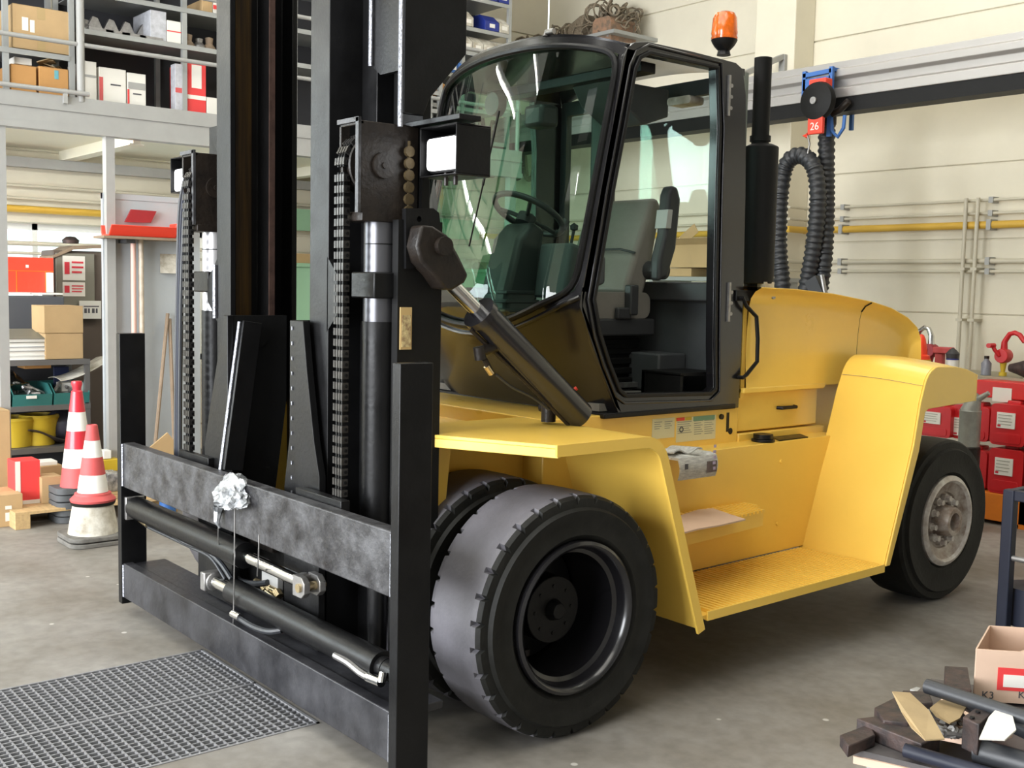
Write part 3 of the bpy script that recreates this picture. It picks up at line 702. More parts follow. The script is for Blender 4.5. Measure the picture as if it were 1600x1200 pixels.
# outboard angle behind the right lift cylinder
for sg in (-1, 1):
    X = lambda d: XC+sg*d
    if sg > 0: part('mast_side_plate', MB().box(min(X(.635), X(.84)), max(X(.635), X(.84)), 2.475, 2.51, .2, 3.7), BLKS, smooth=0)
    mb = MB().prism([[(2.38, 3.7), (2.38, 2.40), (2.47, 2.40), (2.50, 2.47), (2.67, 2.66), (2.67, 3.7)]], 'x', min(X(.825), X(.85)), max(X(.825), X(.85)))
    if sg > 0: pl = part('mast_gusset', mb, BLK, bevel=.003)
    if sg > 0: part('mast_front_plate', MB().prism([[(X(.64), 3.7), (X(.64), 2.60), (X(.70), 2.56), (X(.825), 2.56), (X(.825), 3.7)]], 'y', 2.37, 2.395), BLK, parent=pl, smooth=0)
    if sg > 0: part('weld_seam', MB().tube([(X(.64), 2.362, 2.60), (X(.645), 2.362, 3.6)], .009, 6).tube([(X(.838), 2.372, 2.35), (X(.838), 2.372, 3.6)], .010, 6), WELD, parent=pl)
    # lift cylinder, crosshead, pulley and chain
    cxx, cyy = X(.745), 2.35
    c = part('lift_cylinder', MB().cyl((cxx, cyy, .78), (cxx, cyy, 1.61), .070, n=28).cyl((cxx, cyy, .14), (cxx, cyy, .78), .040, n=20), BLK)
    part('cylinder_rod', MB().cyl((cxx, cyy, 1.61), (cxx, cyy, 2.0), .066, n=28), mat('brushed_tube_%s' % ('left' if sg < 0 else 'right'), (.62, .62, .64) if sg < 0 else (.11, .11, .12), .3, .7), parent=c)
    part('gland_ring', MB().cyl((cxx, cyy, 1.905), (cxx, cyy, 1.91), .0675, n=28), BLK, parent=c)
    part('clamp_block', MB().box(cxx-.085, cxx+.085, 2.27, 2.47, 1.70, 1.80), BLK, parent=c, bevel=.006)
    xa, xb = sorted((X(.665), X(.82)))
    hd = MB()
    hd.prism([[(2.21, 2.02), (2.47, 2.02), (2.47, 2.36), (2.21, 2.36)]], 'x', xb-.018, xb)
    hd.box(xa, xb, 2.22, 2.45, 1.99, 2.025).box(xa, xa+.014, 2.21, 2.25, 2.25, 2.36).box(xa, xb, 2.21, 2.225, 2.345, 2.36)
    hh = part('crosshead', hd, DIRTY, bevel=.003)
    part('crosshead_edge', MB().box(xb-.020, xb+.001, 2.200, 2.212, 2.02, 2.37).box(xa, xb, 2.200, 2.212, 2.355, 2.372), WORN, parent=hh, smooth=0)
    part('chain_pulley', MB().lathe([(0, .03), (0, .115), (.008, .118), (.012, .098), (.062, .098), (.066, .118), (.074, .115), (.074, .03)], (X(.735)-.037, 2.31, 2.20), 'x', 36, closed=True), DIRTY, parent=hh)
    part('pulley_pin', MB().cyl((xb, 2.31, 2.20), (xb+.012, 2.31, 2.20), .048, n=24).cyl((xb+.01, 2.31, 2.20), (xb+.018, 2.31, 2.20), .012, n=12), DIRTY, parent=hh)
    # chain: links share one mesh
    ch = part('lift_chain', MB().box(X(.715)-.006, X(.715)+.006, 2.194, 2.202, .72, 2.2), DIRTY, smooth=0)
    lk = MB()
    for dx in (-.028, -.0095, .0095, .028): lk.box(dx-.0065, dx+.0065, -.015, .013, -.0135, .0135)
    lk.mat(1)
    for dx in (-.019, .0, .019): lk.box(dx-.0045, dx+.0045, -.008, .010, -.020, .0215)
    lk.cyl((-.038, .002, 0), (.038, .002, 0), .007, n=6)
    base = None
    def put(loc, rx):
        global base
        if base is None:
            o = obj('chain_link', lk, [CHAIN, BLKS], None, smooth=0); base = o
        else:
            o = base.copy(); COL.objects.link(o)
        o.parent = ch; o.matrix_parent_inverse = Matrix.Identity(4)
        o.location = loc; o.rotation_euler = (rx, 0, 0)
    z = .74
    while z < 2.19:
        put((X(.715), 2.196, z), 0); z += .0415
    for k in range(0, 9):
        a = math.radians(6+k*20.5); put((X(.715), 2.31-.114*math.cos(a), 2.20+.114*math.sin(a)), -a)
    if sg > 0:
        z = 2.16
        cyr = P(639, 330, 'x', XC+.845).y; c3 = part('lift_chain', MB().box(X(.835), X(.845), cyr-.003, cyr+.003, 1.88, 2.3), mat('rusty_chain', (.10, .07, .03), .6, .4, var=.4, vscale=20), smooth=0)
        rb = MB()
        for kk in range(9): rb.cyl((X(.835), cyr, 1.90+kk*.045), (X(.85), cyr, 1.90+kk*.045), .021, n=10)
        part('chain_rollers', rb, bpy.data.materials['rusty_chain'], parent=c3, kind='stuff')
    # data plate
ml0 = P(626, 480, 'x', XC+.866); ml1 = P(643, 546, 'x', XC+.866)
part('mast_label', MB().box(XC+.86, XC+.866, ml0.y, ml1.y, ml1.z, ml0.z), mat('ochre_label', (.55, .38, .16), .6))
pp = bpy.data.objects['mast_label']
part('label_print', MB().box(XC+.866, XC+.868, ml0.y+.006, ml1.y-.006, ml1.z+.01, ml0.z-.03), mat('yellow_label', (.72, .60, .30), .6, var=.4, vscale=50, dark=(.2, .1, .05)), parent=pp, smooth=0)
part('mast_rear_post', MB().box(XC+.82, XC+.86, ml0.y-.01, 2.56, .2, 2.0), BLKS, smooth=0)
hose([P(617, 470, 'y', 2.5), P(611, 490, 'y', 2.48), P(617, 520, 'y', 2.45), P(613, 545, 'y', 2.42), P(618, 575, 'y', 2.4)], .012, STEEL)
hose([P(648, 500, 'y', 2.6), P(652, 540, 'y', 2.6), P(660, 560, 'y', 2.6)], .008, STEEL)
for z, y in ((2.80, 2.66), (.22, 2.45)):
    part('mast_crossmember', MB().box(XC-.36, XC+.36, y, y+.05, z, z+(.16 if z < 1 else .045)), BLKS, smooth=0)
# inner tubes, hoses and rear rails seen between the uprights
part('centre_lift_cylinder', MB().cyl((XC+.12, 2.62, .2), (XC+.12, 2.62, 2.75), .052, n=20).cyl((XC+.12, 2.62, 2.75), (XC+.12, 2.62, 3.6), .035, n=16), BLK)
for dx in (-.05, -.10, .24): hose([(XC+dx, 2.6, .3), (XC+dx+.01, 2.6, 1.5), (XC+dx, 2.6, 3.6)], .016)
part('mast_backing_plate', MB().box(XC-.36, XC+.36, 2.68, 2.70, .2, 1.75), BLKS, smooth=0)
part('mast_backing_plate', MB().box(XC-.36, XC+.255, 2.68, 2.70, 1.75, 3.7), BLKS, smooth=0)
# three bundled hoses down the left side
for k in range(3):
    hose([P(300-k*5, 268+k*4, 'y', 2.30), P(289-k*4, 330, 'y', 2.28), P(284-k*3, 450, 'y', 2.26), P(282-k*3, 560, 'y', 2.25), P(281-k*3, 700, 'y', 2.24), P(282-k*3, 760, 'y', 2.24)], .012, [HOSE, BLUEG, HOSE][k])

# ---- work lamps
def work_lamp(x0, x1, y0, z0, z1, d, lens, lab):
    h = MB()
    t = .006
    h.box(x0, x1, y0, y0+d, z1-t, z1).box(x0, x1, y0, y0+d, z0, z0+t).box(x0, x0+t, y0, y0+d, z0+t, z1-t).box(x1-t, x1, y0, y0+d, z0+t, z1-t).box(x0, x1, y0+d-t, y0+d, z0, z1)
    o = part('work_lamp', h, BLK, bevel=.003, label=lab)
    a, b, c, e_ = lens
    part('lamp_lens', MB().prism([rr(a, b, c, e_, .018)], 'y', y0+.012, y0+.045), LAMPW, parent=o, bevel=.004)
    part('lamp_reflector', MB().prism([rr(a-.008, b+.008, c-.008, e_+.008, .018)], 'y', y0+.03, y0+.09), BLK, parent=o)
    for dx in (-.02, .04): part('lamp_bolt', MB().cyl(((a+b)/2+dx, y0+.05, z0-.03), ((a+b)/2+dx, y0+.05, c), .009, n=8), DIRTY, parent=o)
    return o
q = 2.44
l0 = P(656, 230, 'y', q).x; l1 = P(713, 230, 'y', q).x; zt = P(715, 190, 'y', q).z; zb = P(715, 272, 'y', q).z
work_lamp(l0, l1, q, zb, zt, .16, (P(663, 235, 'y', q).x, P(709, 235, 'y', q).x, P(688, 264, 'y', q).z, P(688, 214, 'y', q).z), 'black box work lamp beside the cab screen')
part('lamp_bracket', MB().box(l0-.10, l0+.25, q-.0, q+.10, zt+.01, zt+.03).box(l0-.105, l0-.09, q-.02, q+.10, zb+.05, zt+.02), BLK, bevel=.002)
q = 2.30
l0 = P(266, 260, 'y', q).x; l1 = P(300, 260, 'y', q).x
work_lamp(l0, l1, q, P(283, 300, 'y', q).z, P(283, 244, 'y', q).z, .14, (P(269, 280, 'y', q).x, P(295, 280, 'y', q).x, P(283, 297, 'y', q).z, P(283, 263, 'y', q).z), 'black box work lamp on the far side of the mast')
part('lamp_bracket', MB().box(l1-.02, XC-.62, 2.40, 2.44, 2.24, 2.52), BLK, smooth=0)

# ---- tilt cylinder on the near side
tx_ = XC+.90
def q3(px, py, x=tx_): return P(px, py, 'x', x)
lug = MB().prism([[tuple(q3(*p))[1:] for p in ((640, 325), (683, 325), (692, 332), (697, 370), (697, 400), (650, 420), (640, 420))], [tuple(q3(661+4*math.cos(a), 342+5*math.sin(a)))[1:] for a in [k*PI/4 for k in range(8)]]], 'x', tx_-.05, tx_-.025)
lg = part('tilt_lug', lug, BLK, smooth=0)
cv = MB().prism([[tuple(q3(*p))[1:] for p in ((648, 352), (668, 354), (690, 368), (705, 395), (722, 430), (716, 442), (698, 453), (683, 452), (668, 430), (648, 410), (641, 385))]], 'x', tx_-.045, tx_+.045)
tc_ = part('tilt_clevis', cv, DIRTY, bevel=.012, parent=lg)
pc = q3(680, 385)
part('tilt_pin', MB().cyl((tx_, pc.y, pc.z), (tx_+.07, pc.y, pc.z), .036, n=20), DIRTY, parent=lg)
r0, r1, b0, b1 = q3(707, 445), q3(757, 497), q3(752, 492), q3(905, 650)
u = (b1-b0).normalized(); r1 = b0+u*.05; r0 = b0-u*.19
tb = part('tilt_cylinder', MB().cyl(b0, b1, .066, n=28).cyl(b0-u*.018, b0+u*.012, .074, n=28), BLKG)
part('tilt_rod', MB().cyl(r0, r1, .030, n=20), CHROME, parent=tb)
part('tilt_grease_line', MB().tube([b0+Vector((-.0, -.05, -.06)), (b0+b1)/2+Vector((0, -.04, -.055)), b1+Vector((0, -.03, -.06))], .009), DIRTY, parent=tb)
v0 = q3(748, 550); part('tilt_port', MB().cyl(v0, v0+Vector((0, .09, .02)), .022, n=12).cyl(v0+Vector((0, .0, .02)), v0+Vector((0, .01, -.03)), .024, n=12).cyl(v0+Vector((0, .03, -.03)), v0+Vector((0, .07, -.09)), .012, n=8), DIRTY, parent=tb)
part('port_cap', MB().cyl(q3(760, 572), q3(768, 584), .013, n=10), BRASS, parent=tb)

# ---- wheels
def tyre(xo, w_, cy, cz, R, ri, lugs, tread_mt, name='tyre', groove=.024, sh=.075):
    """solid tyre lying along x, outer face at xo, running inwards; notched shoulders are cut in the section"""
    per = 9 if lugs else 1; n = lugs*per if lugs else 96
    prof = [(0.02, ri), (0.0, ri+.02), (.004, ri+.07), (0.0, R-.09), (-.004, R-.055), (.012, R-.045), (.014, R-.012), (.03, R), (sh, R+.004), (sh+.001, R+.004), (w_/2, R+.006), (w_-sh-.001, R+.004), (w_-sh, R+.004), (w_-.03, R), (w_-.014, R-.012), (w_-.012, R-.045), (w_, R-.09), (w_, ri+.02), (w_-.02, ri)]
    notch = {6: 1, 7: 1, 8: 1, 12: 1, 13: 1, 14: 1}
    vs = []
    for i, (a, r) in enumerate(prof):
        for k in range(n):
            t = 2*PI*(k+.0)/n + (.028 if i > 9 and lugs else 0)
            rr_ = r
            if lugs and i in notch and (k % per) == 0: rr_ = r-groove
            vs.append((xo-a, cy+rr_*math.sin(t), cz+rr_*math.cos(t)))
    mb = MB(); fs = []; mi = []
    for i in range(len(prof)-1):
        for k in range(n):
            k2 = (k+1) % n; fs.append((i*n+k, i*n+k2, (i+1)*n+k2, (i+1)*n+k)); mi.append(1 if 7 <= i <= 12 else 0)
    mb.add(vs, fs); mb.mi = mi
    return part(name, mb, [RUB, tread_mt], smooth=30)
RF = .482
for sg in (1, -1):
    for k in (0, 1):
        xo = XC+sg*(1.34-k*.44)
        if sg < 0: xo = XC-(1.34-k*.44)+.34
        t_ = tyre(xo, .34, 2.885, RF+.0, RF-.006, .305, 30, RUBT, 'front_tyre', .022, .055)
        rim = MB().lathe([(0.03, .306), (-.004, .300), (-.012, .288), (-.004, .276), (.02, .268), (.05, .262), (.06, .246), (.30, .240), (.32, .25)], (0, 0, 0), 'x', 64)
        rim.v = [(xo-v[0] if sg > 0 else xo-.34+v[0], v[1]+2.885, v[2]+RF) for v in rim.v]
        part('wheel_rim', rim, BLKG, parent=t_)
    xo = XC+sg*1.34
    s = sg
    hb = MB().cyl((xo-s*.30, 2.885, RF), (xo-s*.14, 2.885, RF), .135, n=32).cyl((xo-s*.14, 2.885, RF), (xo-s*.10, 2.885, RF), .045, .03, n=20).cyl((xo-s*.62, 2.885, RF), (xo-s*.3, 2.885, RF), .24, n=32)
    hub = part('front_hub', hb, BLK, bevel=.004)
    hb = MB()
    for k in range(8):
        a = 2*PI*k/8; hb.cyl((xo-s*.14, 2.885+.095*math.cos(a), RF+.095*math.sin(a)), (xo-s*.136, 2.885+.095*math.cos(a), RF+.095*math.sin(a)), .008, n=6)
    part('hub_bolts', hb, BLK, parent=hub, smooth=0, kind='stuff')
    part('wheel_clamp', MB().box(xo-s*.2-.02, xo-s*.2+.02, 2.69, 2.80, .30, .325), DIRTY, parent=hub, smooth=0)
part('front_axle', MB().box(XC-.6, XC+.6, 2.78, 3.0, .30, .62), BLKS, bevel=.02)
RRd = .468; RCY = 5.955
for sg in (1, -1):
    xo = -3.285 if sg > 0 else mx(-3.285)+.32
    t_ = tyre(xo, .32, RCY, RRd, RRd-.004, .262, 0, RUB, 'rear_tyre')
    xf = -3.285 if sg > 0 else mx(-3.285); s = sg
    def X(d): return xf-s*d
    dish = MB().lathe([(.05, .262), (.0, .262), (-.012, .250), (-.015, .235), (.0, .222), (.018, .205), (.03, .165), (.045, .16), (.05, .05), (.3, .05)], (0, 0, 0), 'x', 56)
    dish.v = [(X(v[0]), v[1]+RCY, v[2]+RRd) for v in dish.v]
    dish.mi = [1 if (k//56) < 4 else 0 for k in range(len(dish.f))]
    d_ = part('rear_rim', dish, [HUB, HUBO], parent=t_)
    hb = MB().lathe([(.05, .095), (-.03, .085), (-.045, .078), (-.045, .052), (.03, .045), (.03, .0)], (0, 0, 0), 'x', 36)
    hb.v = [(X(v[0]), v[1]+RCY, v[2]+RRd) for v in hb.v]
    part('hub_cap', hb, HUB, parent=t_)
    nt_ = None
    for k in range(10):
        a = 2*PI*k/10+.2; c = (RCY+.128*math.cos(a), RRd+.128*math.sin(a))
        part('wheel_nut', MB().cyl((X(.045), *c), (X(.022), *c), .024, n=12).cyl((X(.03), *c), (X(-.004), *c), .017, n=6), HUBO, parent=t_)
    part('rust_ring', MB().lathe([(.012, .285), (-.006, .275), (-.008, .262), (.02, .260)], (0, 0, 0), 'x', 56), RUSTE, parent=t_) if False else None
part('rear_axle', MB().box(mx(-3.6), -3.6, RCY-.1, RCY+.1, .34, .58), BLKS, bevel=.02)

# ---- yellow bodywork
def band(path, w_):
    """closed outline following a path, offset inwards by w_"""
    p = [Vector((a, b)) for a, b in path]; inn = []
    for i in range(len(p)):
        d0 = (p[i]-p[i-1]).normalized() if i else (p[1]-p[0]).normalized()
        d1 = (p[i+1]-p[i]).normalized() if i < len(p)-1 else d0
        d = (d0+d1).normalized(); n = Vector((d.y, -d.x)); k = 1/max(.5, n.dot(Vector((d1.y, -d1.x))))
        inn.append(p[i]+n*(w_*k))
    return [tuple(q) for q in p]+[tuple(q) for q in inn][::-1]
def fender_side(sg):
    xo = XC+sg*1.34
    xi = XC+sg*.55
    path = [(2.76, 1.165), (3.22, 1.165)]
    for k in range(1, 7):
        a = math.radians(90-k*12); path.append((3.24+.14*math.cos(a), 1.025+.14*math.sin(a)))
    path += [(3.64, .30)]
    xq = xo-sg*.0125
    mb = MB().prism([band(path, .014)], 'x', min(xq, xi), max(xq, xi))
    # angled front corner of the top sheet
    xm = XC+sg*.82
    mb.prism([[(xo, 2.765), (xm, 2.52), (xi, 2.50), (xi, 2.765)]], 'z', 1.151, 1.165)
    mb.prism([[(xo, 2.765), (xm, 2.52), (xm-sg*.004, 2.534), (xo-sg*.004, 2.779)]], 'z', 1.115, 1.1505)
    f = part('front_fender', mb, YEL, bevel=.003, smooth=50)
    part('fender_lip', MB().prism([band(path, .045)], 'x', min(xo, xo-sg*.012), max(xo, xo-sg*.012)+.0), YEL, parent=f, smooth=50)
    iw = MB().prism([[(2.52, 1.15), (3.42, 1.15), (3.62, .5), (3.2, .45), (2.52, .62)]], 'x', xi-.006, xi+.006)
    part('inner_wheel_panel', iw, YEL, parent=f, smooth=0)
    part('fender_stay', MB().prism([[(2.53, 1.15), (2.66, 1.15), (2.60, .55), (2.53, .55)]], 'x', XC+sg*.80-.01, XC+sg*.80+.01), YEL, parent=f, smooth=0)
for sg in (1, -1): fender_side(sg)
FX_ = -3.60                         # face of the tank box between the wheels
for sg in (1, -1):
    a, b = sorted((XC+sg*.83, XC+sg*.55))
    bx_ = part('side_tank', MB().prism([[(3.46, .965), (5.34, .975), (5.05, .385), (3.62, .37)]], 'x', a, b), YEL, bevel=.006, label=None)
    if sg > 0:
        part('tank_cap', MB().cyl((-3.66, 4.72, .972), (-3.66, 4.72, .985), .062, n=24).cyl((-3.66, 4.72, .985), (-3.66, 4.72, 1.012), .052, n=24), BLK, parent=bx_, bevel=.003)
        part('grip_pad', MB().prism([[(-3.615, 4.80), (-3.615, 5.05), (-3.72, 5.12), (-3.72, 4.87)]], 'z', .972, .979), BLK, parent=bx_, smooth=0)
        for (px, py) in ((1220, 721), (1214, 818)):
            c = P(px, py, 'x', FX_); part('bolt_head', MB().cyl((FX_-.002, c.y, c.z), (FX_+.008, c.y, c.z), .011, n=8), YEL, parent=bx_)
        # stepped lower tread plate
    a, b = sorted((XC+sg*.83, XC+sg*1.335))
    def zz(y): return .372+.010*(y-3.66)
    a_, b_ = (a, b-.0105) if sg > 0 else (a+.0105, b)
    st_ = part('lower_step', MB().prism([[(3.665, zz(3.665)-.042), (5.02, zz(5.02)-.042), (5.02, zz(5.02)-.016), (3.62, zz(3.6)-.016)]], 'x', a_, b_), YEL)
    rb = MB(); y = 3.69
    while y < 4.99:
        rb.box(a+.012, b-.012, y, y+.017, zz(y)-.017, zz(y)); y += .030
    part('step_ribs', rb, YEL, parent=st_, smooth=0, kind='stuff')
    part('step_edge', MB().prism([[(3.66, zz(3.66)-.04), (5.02, zz(5.02)-.04), (5.02, zz(5.02)), (3.66, zz(3.66))]], 'x', *((b-.010, b) if sg > 0 else (a, a+.010))), YEL, parent=st_, smooth=0)
    c1_, c2_ = sorted((XC+sg*.831, XC+sg*1.08))
    up_ = part('upper_step', MB().prism([[(XC+sg*.831, 3.50), (XC+sg*1.11, 3.50), (XC+sg*1.10, 3.8), (XC+sg*1.03, 4.41), (XC+sg*.831, 4.55)]], 'z', .655, .672).prism([[(XC+sg*1.105, 3.50), (XC+sg*1.11, 3.50), (XC+sg*1.10, 3.8), (XC+sg*1.03, 4.41), (XC+sg*1.025, 4.40), (XC+sg*1.095, 3.8)]], 'z', .605, .656), YEL, smooth=0)
    if sg > 0:
        ST_TOP = .672
        rb = MB()
        for k in range(27):
            y = 3.58+k*.034
            xe = 1.10-.11*max(0, y-3.8) if y < 4.40 else 1.02-(y-4.40)*1.25; rb.box(XC+.85, XC+max(.86, xe), y, y+.018, .672, .686) if True else rb.prism([[(y, .672), (y+.018, .672), (y+.009, .684)]], 'x', XC+.85, XC+max(.86, xe))
        part('step_ribs', rb, YEL, parent=up_, smooth=0, kind='stuff')
# rear fender
def rear_fender(sg):
    xo = XC+sg*1.34; xi = XC+sg*.80
    path = [(5.02, .375), (5.225, .98), (5.27, 1.20), (5.30, 1.285)]
    for k in range(1, 6):
        a = math.radians(165-k*15); path.append((5.43+.135*math.cos(a), 1.25+.135*math.sin(a)))
    path += [(5.60, 1.380), (5.72, 1.362), (5.82, 1.335)]
    ctr = XC
    vs = []
    mb = MB()
    # crowned skin: inner side is a little further back and higher
    def F(u, v):
        i = v*(len(path)-1); k = min(int(i), len(path)-2); t = i-k
        y = path[k][0]*(1-t)+path[k+1][0]*t; z = path[k][1]*(1-t)+path[k+1][1]*t
        x = xo*(1-u)+xi*u
        x = xo-sg*.0125 if u == 0 else x
        return (x, y+.07*u*max(0, (z-.9)/.5), z+.035*math.sin(u*PI*.6)*max(0, (z-1.1)/.3))
    mb.grid(F, 8, (len(path)-1)*3, .014, (0, .9, -.4))
    f = part('rear_fender', mb, YEL, smooth=50)
    lip = [(5.02, .375), (5.225, .98), (5.27, 1.20), (5.30, 1.285)]+path[4:]+[(5.83, 1.185), (5.35, 1.165), (5.32, 1.15), (5.28, .95), (5.06, .375)]
    part('fender_lip', MB().prism([lip], 'x', min(xo, xo-sg*.012), max(xo, xo-sg*.012)), YEL, parent=f, bevel=.004)
    part('fender_back', MB().prism([[(xo, 1.185), (xi, 1.185), (xi, 1.38), (xi+(xo-xi)*.3, 1.365), (xo, 1.33)]], 'y', 5.822, 5.832), YEL, parent=f, smooth=0)
    part('fender_seam', MB().grid(lambda u, v: (lambda p: (p[0], p[1]-.0015, p[2]+.0015))(F(u*.97+.015, .272+.004*v)), 8, 1, .002, (0, -1, .3)), WOODD, parent=f, smooth=0)
    part('lashing_slot', MB().lathe([(0, 0), (0, .022), (.004, .022), (.004, 0)], (XC+sg*1.05, 5.50, 1.405), 'z', 14), WOODD, parent=f)
for sg in (1, -1): rear_fender(sg)
# chassis strip under the cab, with decals
cb = part('chassis_frame', MB().box(mx(-3.735), -3.735, 3.25, 4.60, .62, 1.165).box(mx(-3.80), -3.80, 4.60, 6.2, .55, 1.24).box(XC-.45, XC+.45, 2.72, 3.26, .3, 1.1), YEL, bevel=.006)
sx = -3.735
def lab(l, t, r, b, mt, nm, d=.002, par=cb, pr=None):
    a = P(l, t, 'x', sx); c = P(r, b, 'x', sx)
    o = part(nm, MB().box(sx, sx+d, a.y, c.y, min(a.z, c.z), max(a.z, c.z)), mt, parent=par, smooth=0)
    return a.y, c.y, a.z, c.z
DEC = mat('decal_cream', (.70, .66, .42), .5)
lab(1019, 655, 1053, 683, DEC, 'decal'); lab(1057, 653, 1117, 685, DEC, 'decal')
lab(1057, 653, 1069, 657, REDB, 'decal_header', .003); lab(1070, 652, 1080, 656, YELP, 'decal_header', .003); lab(1083, 651, 1116, 655, mat('decal_green', (.18, .34, .22), .6), 'decal_header', .003)
INK = mat('grey_ink', (.30, .30, .24), .7)
mb = MB()
for (l, r, t0, n_) in ((1058, 1080, 660, 6), (1084, 1098, 658, 7), (1100, 1115, 657, 7), (1022, 1034, 660, 4), (1038, 1050, 659, 4)):
    for k in range(n_):
        a = P(l, t0+k*3.4, 'x', sx); c = P(r-(k*3) % 5, t0+k*3.4, 'x', sx); mb.box(sx+.002, sx+.0028, a.y, c.y, a.z-.002, a.z+.0015)
part('decal_print', mb, INK, parent=cb, smooth=0)
a = P(1064, 671, 'x', sx); part('decal_pictogram', MB().lathe([(0, .010), (0, .015), (.0025, .015), (.0025, .010)], (sx+.001, a.y, a.z), 'x', 16, closed=True), PRINT, parent=cb)
a = P(1126, 651, 'x', sx); part('frame_bolt', MB().cyl((sx, a.y, a.z), (sx+.012, a.y, a.z), .014, n=10), DIRTY, parent=cb)
a = P(1137, 655, 'x', sx); b = P(1141, 672, 'x', sx)
part('frame_slot', MB().box(sx-.001, sx+.002, a.y-.010, a.y+.010, a.z-.065, a.z+.035).cyl((sx-.001, b.y, b.z-.005), (sx+.002, b.y, b.z-.005), .017, n=14), DIRTY, parent=cb)
# engine side panel under the hood
ep = part('engine_side_panel', MB().box(-3.80, -3.745, 4.60, 5.30, 1.02, 1.235).box(-3.80, -3.725, 4.60, 5.35, .965, 1.012), YEL, bevel=.006)
a = P(1214, 637, 'x', -3.745); b = P(1240, 634, 'x', -3.745)
part('panel_handle', MB().tube([(-3.745, a.y, a.z), (-3.72, a.y+.01, a.z), (-3.72, b.y-.01, a.z), (-3.745, b.y, a.z)], .010), BLK, parent=ep)
# hood
HX = -3.705
prof = [(4.62, 1.78), (4.9, 1.775), (5.25, 1.755), (5.62, 1.715), (5.82, 1.68), (6.0, 1.625), (6.11, 1.565), (6.155, 1.50), (6.165, 1.43), (6.17, 1.35), (6.175, 1.25)]
def hood_fn(i0, i1):
    def F(u, v):
        i = i0+(i1-i0)*v; k = min(int(i), len(prof)-2); t = i-k
        y = prof[k][0]*(1-t)+prof[k+1][0]*t; z = prof[k][1]*(1-t)+prof[k+1][1]*t
        hw = XC-HX; r = .10
        s_ = -1+2*u
        # super-ellipse like section: vertical side, rounded shoulder, flat top
        tt = abs(s_)
        if tt < .62: x = tt/.62*(hw+0-r); zz_ = z+.012*(1-(tt/.62)**2)
        elif tt < .80:
            a = (tt-.62)/.18*PI/2; x = hw-r+r*math.sin(a); zz_ = z-r+r*math.cos(a)
        else:
            q = (tt-.80)/.20; x = hw+.012*math.sin(q*PI)*1; zz_ = (z-r)*(1-q)+1.245*q
        yy = y
        return (XC-math.copysign(x, -s_) if False else XC+math.copysign(abs(x), s_)*-1*-1, yy, max(zz_, 1.245))
    return F
hd_ = part('hood', MB().grid(hood_fn(0, 3.0), 40, 12), YEL, smooth=60)
part('hood_rear_section', MB().grid(hood_fn(3.02, 10), 40, 28), YEL, smooth=60, parent=hd_)
part('hood_seam', MB().grid(lambda u, v: (lambda p: (XC+(p[0]-XC)*.996, p[1], p[2]-.006))(hood_fn(2.98, 3.04)(u, v)), 40, 1), BLKS, parent=hd_)
part('hood_end_plate', MB().box(XC-.70, XC+.70, 6.10, 6.165, 1.2, 1.40), YEL, parent=hd_, bevel=.01)
part('hood_front_plate', MB().box(mx(HX)+.02, HX-.02, 4.60, 4.63, 1.2, 1.70), YEL, parent=hd_)
led = part('hood_ledge', MB().prism([[(4.60, 1.255), (5.32, 1.255), (5.30, 1.225), (4.60, 1.225)]], 'x', -3.76, -3.70), YEL, parent=hd_, bevel=.006)
part('counterweight', MB().prism([[(5.8, .45), (6.2, .45), (6.3, .7), (6.28, 1.22), (5.8, 1.22)]], 'x', XC-.42, XC+.42), YEL, bevel=.03)

# ---- cab
CXs = -3.715
def cs(pts): return [(lambda q: (q.y, q.z))(P(px, py, 'x', CXs)) for px, py in pts]
outer = cs([(974, 92), (958, 190), (940, 290), (922, 390), (909, 462), (909, 485), (925, 538), (945, 592), (962, 636), (972, 647), (1060, 643), (1154, 637), (1158, 560), (1162, 450), (1165, 300), (1166, 150), (1161, 108), (1150, 98), (1080, 80), (1012, 65), (992, 66), (980, 76)])
inner = cs([(993, 110), (1000, 93), (1014, 86), (1119, 108), (1121, 200), (1118, 300), (1115, 450), (1114, 540), (1115, 606), (1108, 612), (978, 615), (969, 608), (952, 565), (938, 520), (929, 468), (941, 400), (958, 300), (977, 200)])
cab = part('cab_frame', MB().prism([outer, inner], 'x', CXs-.05, CXs), BLKG, bevel=.012, seg=3)
# raised door rebate round the opening
def offs(loop, d):
    c = Vector((sum(p[0] for p in loop)/len(loop), sum(p[1] for p in loop)/len(loop)))
    out = []
    n = len(loop)
    for i in range(n):
        p0, p1, p2 = Vector(loop[i-1]), Vector(loop[i]), Vector(loop[(i+1) % n])
        e = ((p1-p0).normalized()+(p2-p1).normalized()).normalized(); nn = Vector((e.y, -e.x))
        if (p1+nn*.01-c).length < (p1-c).length: nn = -nn
        out.append(tuple(p1+nn*d))
    return out
part('door_seal', MB().prism([offs(inner, .020), inner], 'x', CXs+.001, CXs+.014), BLK, parent=cab, bevel=.004)
part('door_seal', MB().prism([offs(inner, .052), offs(inner, .040)], 'x', CXs+.001, CXs+.012), BLKG, parent=cab, bevel=.004)
for y_ in (150, 472):
    a = P(1140, y_, 'x', CXs); mb = MB().box(CXs, CXs+.012, a.y-.02, a.y-.005, a.z-.10, a.z+.10)
    for k in range(3): mb.cyl((CXs, a.y+.005, a.z-.06+.055*k), (CXs+.010, a.y+.005, a.z-.06+.055*k), .010, n=8)
    part('hinge_plate', mb, STEEL, parent=cab, smooth=0)
